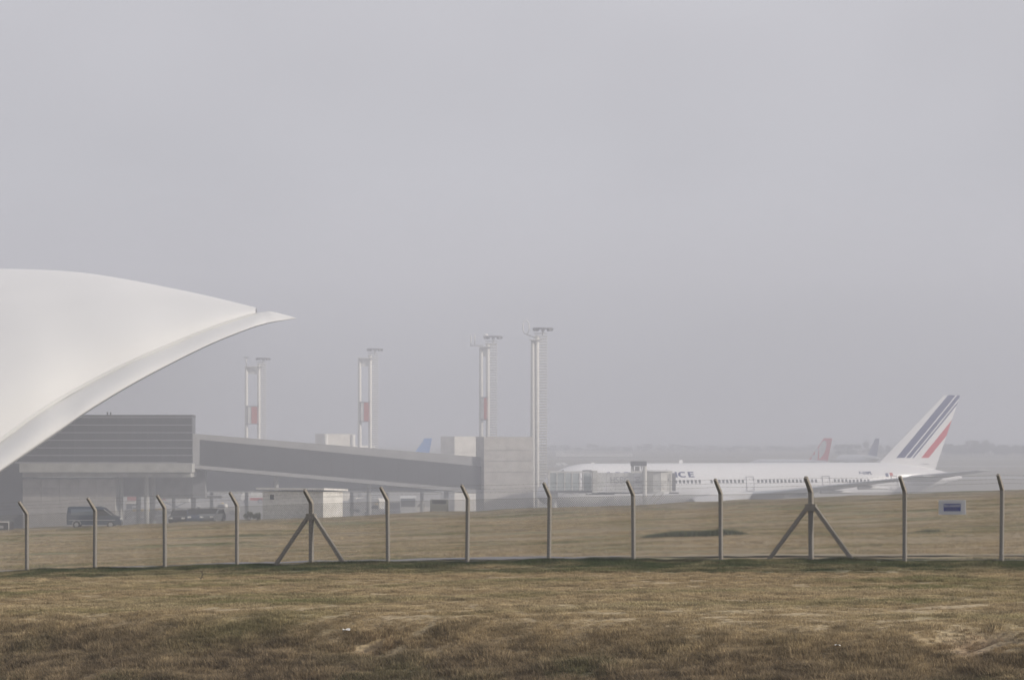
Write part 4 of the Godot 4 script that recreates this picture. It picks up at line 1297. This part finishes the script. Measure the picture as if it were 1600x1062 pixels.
	for e in [[590, 395, 170.0, "pale pickup on the apron beside the cream tank truck"], [660, 405, 185.0, "pale pickup on the apron between the white bus and the stair tower"], [349, 400, 175.0, "pale pickup crossing the apron behind the parked cars"]]:
		vehicle("apron_pickup", e[3], "pickup", Vector3((e[0] - 800.0) * e[1] / 4000.0, 0.0, -e[1]), e[2], {"w": 1.8, "m": M.tower_white, "wheels": [-1.5, 1.5], "wr": 0.36, "body": pv([-2.4, 0.4, -2.4, 1.05, -0.5, 1.05, -0.4, 1.7, 0.7, 1.72, 1.2, 1.1, 2.3, 0.98, 2.4, 0.4]), "side": [["side_window", pv([-0.3, 1.1, -0.25, 1.6, 0.6, 1.6, 0.95, 1.1]), M.window]], "front": [["light_bar", yellow, Vector3(0.2, 1.8, 0), Vector3(0.25, 0.14, 1.1)]]}, "pickups on the apron")
	for e in [[874, "tiny white van on the far taxiway nearest the light strip"], [882, "tiny white pickup following the van on the far taxiway"]]:
		vehicle("far_vehicle", e[1], "van", Vector3((e[0] - 800.0) * 1120.0 / 4000.0, 0, -1120), 0.0, {"w": 1.8, "m": M.white, "wheels": [-0.9, 0.9], "wr": 0.3, "body": pv([-1.5, 0.3, -1.5, 1.5, 0.2, 1.5, 0.6, 1.0, 1.5, 0.9, 1.5, 0.3])})

# ------------------------------------------------------------------ mist lying over the apron
func mist_bank(called: String, d0: float, d1: float, density: float):
	var f := FogVolume.new()
	f.shape = RenderingServer.FOG_VOLUME_SHAPE_BOX
	f.size = Vector3(2400.0, 38.0, d1 - d0)
	f.position = Vector3(0, 17.0, -(d0 + d1) * 0.5)
	var m := FogMaterial.new()
	m.density = density; m.albedo = Color(0.945, 0.96, 1.0)
	f.material = m
	f.name = called
	add_child(f)
	f.set_meta("kind", "stuff"); tag(f, "pale mist lying over the airfield" if density < 0.001 else "bank of pale fog lying over the edge of the apron", "mist")

# ------------------------------------------------------------------ small things
func make_shed():
	var x := -20.992
	var y := level(x, 256) - 0.1
	var t := thing("shed", "small grey boarded shed with one sunlit white end wall", "shed", Vector3(x, y, -256.5), -26.0)
	# walls of horizontal boards; long side to the left of the corner, short sunlit end to the right
	var w := 7.0
	var d := 3.9
	bx("core", M.soffit, t, Vector3(0, 1.38, 0), Vector3(w - 0.12, 2.76, d - 0.12))
	for k in 6:
		var h := 2.82 / 6.0
		for s: float in [1.0, -1.0]:
			bx("wall_board", M.shed_a if k % 2 else M.shed_b, t, Vector3(0, (k + 0.5) * h, s * (d * 0.5 - 0.03)), Vector3(w, h - 0.015, 0.06))
			bx("end_board", M.white, t, Vector3(s * (w * 0.5 - 0.03), (k + 0.5) * h, 0), Vector3(0.06, h - 0.015, d - 0.125))
	bx("window", M.window, t, Vector3(-w * 0.5 + 1.1, 2.25, d * 0.5 + 0.005), Vector3(0.45, 0.5, 0.04))
	var r := MB.new()
	r.hexa([Vector3(-w * 0.5 - 0.5, 3.0, d * 0.5 + 0.45), Vector3(w * 0.5 + 0.35, 3.0, d * 0.5 + 0.45), Vector3(w * 0.5 + 0.35, 2.84, -d * 0.5 - 0.5), Vector3(-w * 0.5 - 0.5, 2.84, -d * 0.5 - 0.5),
		Vector3(-w * 0.5 - 0.5, 3.2, d * 0.5 + 0.45), Vector3(w * 0.5 + 0.35, 3.2, d * 0.5 + 0.45), Vector3(w * 0.5 + 0.35, 3.04, -d * 0.5 - 0.5), Vector3(-w * 0.5 - 0.5, 3.04, -d * 0.5 - 0.5)])
	part(r, "roof", M.white, t)

func scrap(label: String, x: float, d: float, size: float, seed_: int):
	var r := RandomNumberGenerator.new()
	r.seed = seed_
	var mb := MB.new()
	var rows := []
	for i in 4:
		var ring := PackedVector3Array()
		for j in 5: ring.append(Vector3((i - 1.5) * size * 0.3 + r.randf_range(-0.05, 0.05) * size, r.randf_range(0.0, 0.4) * size, (j - 2) * size * 0.22 + r.randf_range(-0.05, 0.05) * size))
		rows.append(ring)
	mb.grid(rows, false)
	var o := part(mb, "paper_scrap", M.white, self)
	o.position = Vector3(x, level(x, d) + 0.06, -d)
	tag(o, label, "litter", "litter on the grass")

func stalk(x: float, d: float):
	var t := thing("dry_stalk", "dark dry weed stalk standing in the mown grass", "weed", Vector3(x, level(x, d), -d))
	var mb := MB.new()
	mb.tube(Vector3(0, -0.02, 0), Vector3(0.06, 0.2, 0.01), 0.012, 0.01, 6); mb.tube(Vector3(0.06, 0.2, 0.01), Vector3(0.09, 0.42, 0.0), 0.01, 0.004, 6)
	part(mb, "stem", M.bark, t)
	for k in [[0.03, 0.1, -0.08, 0.16], [0.06, 0.2, 0.16, 0.27], [0.07, 0.28, 0.0, 0.36], [0.05, 0.16, 0.13, 0.1]]:
		var l := MB.new()
		var a := Vector3(k[0], k[1], 0)
		var b := Vector3(k[2], k[3], 0.01)
		l.hexa([a + Vector3(0, 0.02, 0.004), a + Vector3(0, -0.02, 0.004), a + Vector3(0, -0.02, -0.004), a + Vector3(0, 0.02, -0.004), b + Vector3(0, 0.006, 0.002), b + Vector3(0, -0.006, 0.002), b + Vector3(0, -0.006, -0.002), b + Vector3(0, 0.006, -0.002)])
		part(l, "leaf", M.bark, t)

# ------------------------------------------------------------------ the scene
func _ready():
	rng.seed = 20
	var cam := Camera3D.new()
	cam.name = "camera"
	cam.position = Vector3(0, 11.8, 0)
	cam.near = 1.0; cam.far = 9000.0
	cam.projection = Camera3D.PROJECTION_FRUSTUM
	cam.size = 0.2655; cam.frustum_offset = Vector2(0, 0.03875)
	add_child(cam)
	cam.current = true
	var env := Environment.new()
	env.background_mode = Environment.BG_SKY
	var sm := ProceduralSkyMaterial.new()
	sm.sky_top_color = Color(0.775, 0.772, 0.795)
	sm.sky_horizon_color = Color(0.67, 0.672, 0.697)
	sm.sky_curve = 0.09
	sm.ground_bottom_color = Color(0.5, 0.48, 0.45)
	sm.ground_horizon_color = Color(0.68, 0.682, 0.705)
	sm.sun_angle_max = 1.0
	var cover := Image.create(1024, 512, false, Image.FORMAT_RGBA8)      # soft unevenness of the overcast, the same all round
	var cn := FastNoiseLite.new()
	cn.seed = 5; cn.frequency = 1.6; cn.fractal_octaves = 3
	for y in 512:
		for x in 1024:
			var lat := PI * (0.5 - (y + 0.5) / 512.0)
			var lon := TAU * (x + 0.5) / 1024.0
			var q := Vector3(cos(lat) * cos(lon), sin(lat) * 1.6, cos(lat) * sin(lon)) * 2.5
			cover.set_pixel(x, y, Color(0.97, 0.97, 1.0, clampf(0.035 + 0.06 * cn.get_noise_3dv(q), 0.0, 0.2)))
	sm.sky_cover = ImageTexture.create_from_image(cover)
	var sky := Sky.new()
	sky.sky_material = sm
	env.sky = sky
	env.tonemap_mode = Environment.TONE_MAPPER_LINEAR
	env.tonemap_exposure = 1.03
	env.fog_enabled = true
	env.fog_density = 0.0005
	env.fog_light_color = Color(0.945, 0.96, 1.0)
	env.volumetric_fog_enabled = true; env.volumetric_fog_density = 0.0
	env.sdfgi_enabled = true; env.ssao_enabled = true; env.ssil_enabled = true
	var we := WorldEnvironment.new()
	we.environment = env
	add_child(we)
	var sun := DirectionalLight3D.new()
	sun.name = "sun"
	sun.light_energy = 1.4
	sun.light_color = Color(1.0, 0.96, 0.91)
	sun.light_angular_distance = 2.0
	sun.shadow_enabled = true
	add_child(sun)
	sun.look_at_from_position(Vector3(0.95, 0.42, 0.3) * 100.0, Vector3.ZERO)

	make_noise()
	make_materials()
	M.wall_b = mat(lin(0.435, 0.41, 0.395), 0.85, M.wear, 0.13)
	M.sign_white = mat(lin(0.85, 0.86, 0.9), 0.5)
	M.sign_blue = mat(lin(0.04, 0.065, 0.38), 0.5)
	M.sign_grey = mat(lin(0.2, 0.21, 0.32), 0.5)
	M.letter_pale = mat(lin(0.24, 0.24, 0.26), 0.6)
	M.cabin_window = mat(lin(0.06, 0.065, 0.08), 0.3)
	M.shed_a = mat(lin(0.68, 0.67, 0.65), 0.85, M.wear, 0.3)
	M.shed_b = mat(lin(0.65, 0.64, 0.62), 0.85, M.wear, 0.27)

	make_ground()
	sheet("apron", M.apron, -400.0, 72.0, 293.0, 560.0, 0.03)
	sheet("taxiway", M.apron, -500.0, 700.0, 760.0, 800.0, 0.03)
	sheet("far_taxiway", M.apron, -700.0, 900.0, 1080.0, 1140.0, 0.03)
	sheet("runway", M.apron, -900.0, 1200.0, 1480.0, 1545.0, 0.03)
	strip("service_road", M.asphalt, -14.0, 24.0, 3.7, 7.2, 0.2)
	strip("dirt_track", M.dirt, 22.0, 60.0, 5.0, 7.2, 0.4)

	make_roof()
	make_terminal()
	make_walkway()
	make_towers()
	mast("white floodlight mast with a red lift cage, second nearest the terminal", Vector3(-23.809, -0.426, -429) * Vector3(1, 0, 1), 0.0, 26.4, 1.75, 0)
	mast("white floodlight mast with a red lift cage rising beside the terminal block", Vector3(-46.728, -1.652, -472) * Vector3(1, 0, 1), 0.0, 26.2, 2.3, 1)
	mast("white floodlight mast with two antennas behind the concrete stair tower", Vector3(-3.534, 1.198, -372) * Vector3(1, 0, 1), 0.0, 26.2, 0.95, 2)
	mast("grey floodlight mast with a hoop antenna at the end of the jet bridge", Vector3(3.315, 2.11, -340) * Vector3(1, 0, 1), 0.0, 26.0, 0.55, 3)
	make_bridge()
	make_planes()
	make_vehicles()
	make_shed()
	var lb := thing("far_building", "long low pale building across the airfield", "building", Vector3(56.438, 0, -1750))
	bx("wall", M.white, lb, Vector3(0, 1.3, 0), Vector3(52, 2.6, 10))
	bx("roof", M.bridge_grey, lb, Vector3(0, 2.72, 0), Vector3(53, 0.22, 11))
	bx("gable_block", M.white, lb, Vector3(-24, 1.9, 5.6), Vector3(5, 3.8, 1.0))
	make_fence()
	mist_bank("fog_bank", 225.0, 380.0, 0.006)
	mist_bank("far_mist", 380.5, 2300.0, 0.0001)

	for e in [[1320, 1690, 10.0, 13.0], [1336, 1700, 9.0, 10.0], [1358, 1720, 11.0, 10.0], [1382, 1750, 8.5, 11.0]]:
		tree("hazy tree behind the parked blue tailed airliner", Vector3((e[0] - 800.0) * e[1] / 4000.0, 0, -e[1]), e[2], e[3], int(e[0]), "trees behind the blue tailed airliner")
	for i in 22:
		var px := 1478.0 + i * 7.6 + rng.randf_range(-3, 3)
		var d := 1690.0 + rng.randf_range(-25, 60)
		var h := 8.2 + 3.2 * exp(-pow((px - 1532.0) / 24.0, 2.0)) + rng.randf_range(-0.6, 0.9)
		tree("hazy tree in the belt beyond the runway behind the striped tail", Vector3((px - 800.0) * d / 4000.0, 0, -d), h, rng.randf_range(7.0, 12.0), 300 + i, "tree belt beyond the runway")
	for i in 26:
		var px := 850.0 + i * 18.5 + rng.randf_range(-6, 6)
		var d := 2250.0 + rng.randf_range(-60, 160)
		tree("barely visible tree on the foggy horizon above the striped airliner", Vector3((px - 800.0) * d / 4000.0, 0, -d), rng.randf_range(5.0, 8.0), rng.randf_range(9.0, 16.0), 500 + i, "trees on the foggy horizon")
	bush("grey green bush growing beside the end of the shed", Vector3(-25.956, level(-25.956, 252), -252), 0.95, 1.1, 5)
	bush("taller wispy bush in front of the parked cars next to the shed", Vector3(-25.037, level(-25.037, 251), -251), 0.9, 0.8, 6)
	var wx := 9.341
	weed_clump("widest dark green weed clump in the field beyond the fence", Vector3(wx, level(wx, 141), -141), 4.6, 0.4, 2600, 1)
	wx = 11.351
	weed_clump("dark green weed clump close to the widest one in the field", Vector3(wx, level(wx, 142), -142), 3.6, 0.4, 2000, 2)
	wx = 22.106
	weed_clump("low weed clump beneath the notice on the fence", Vector3(wx, level(wx, 135), -135), 1.8, 0.2, 700, 3)
	make_grass()
	scrap("crumpled white paper at the foot of the braced fence post", 12.201, 85.2, 0.16, 1)
	scrap("white scrap on the rough bank by the bare earth", 6.922, 54.4, 0.13, 2)
	scrap("flat white scrap on the rough bank below the middle of the fence", -3.898, 60.2, 0.2, 3)
	stalk(-10.363, 85.0)
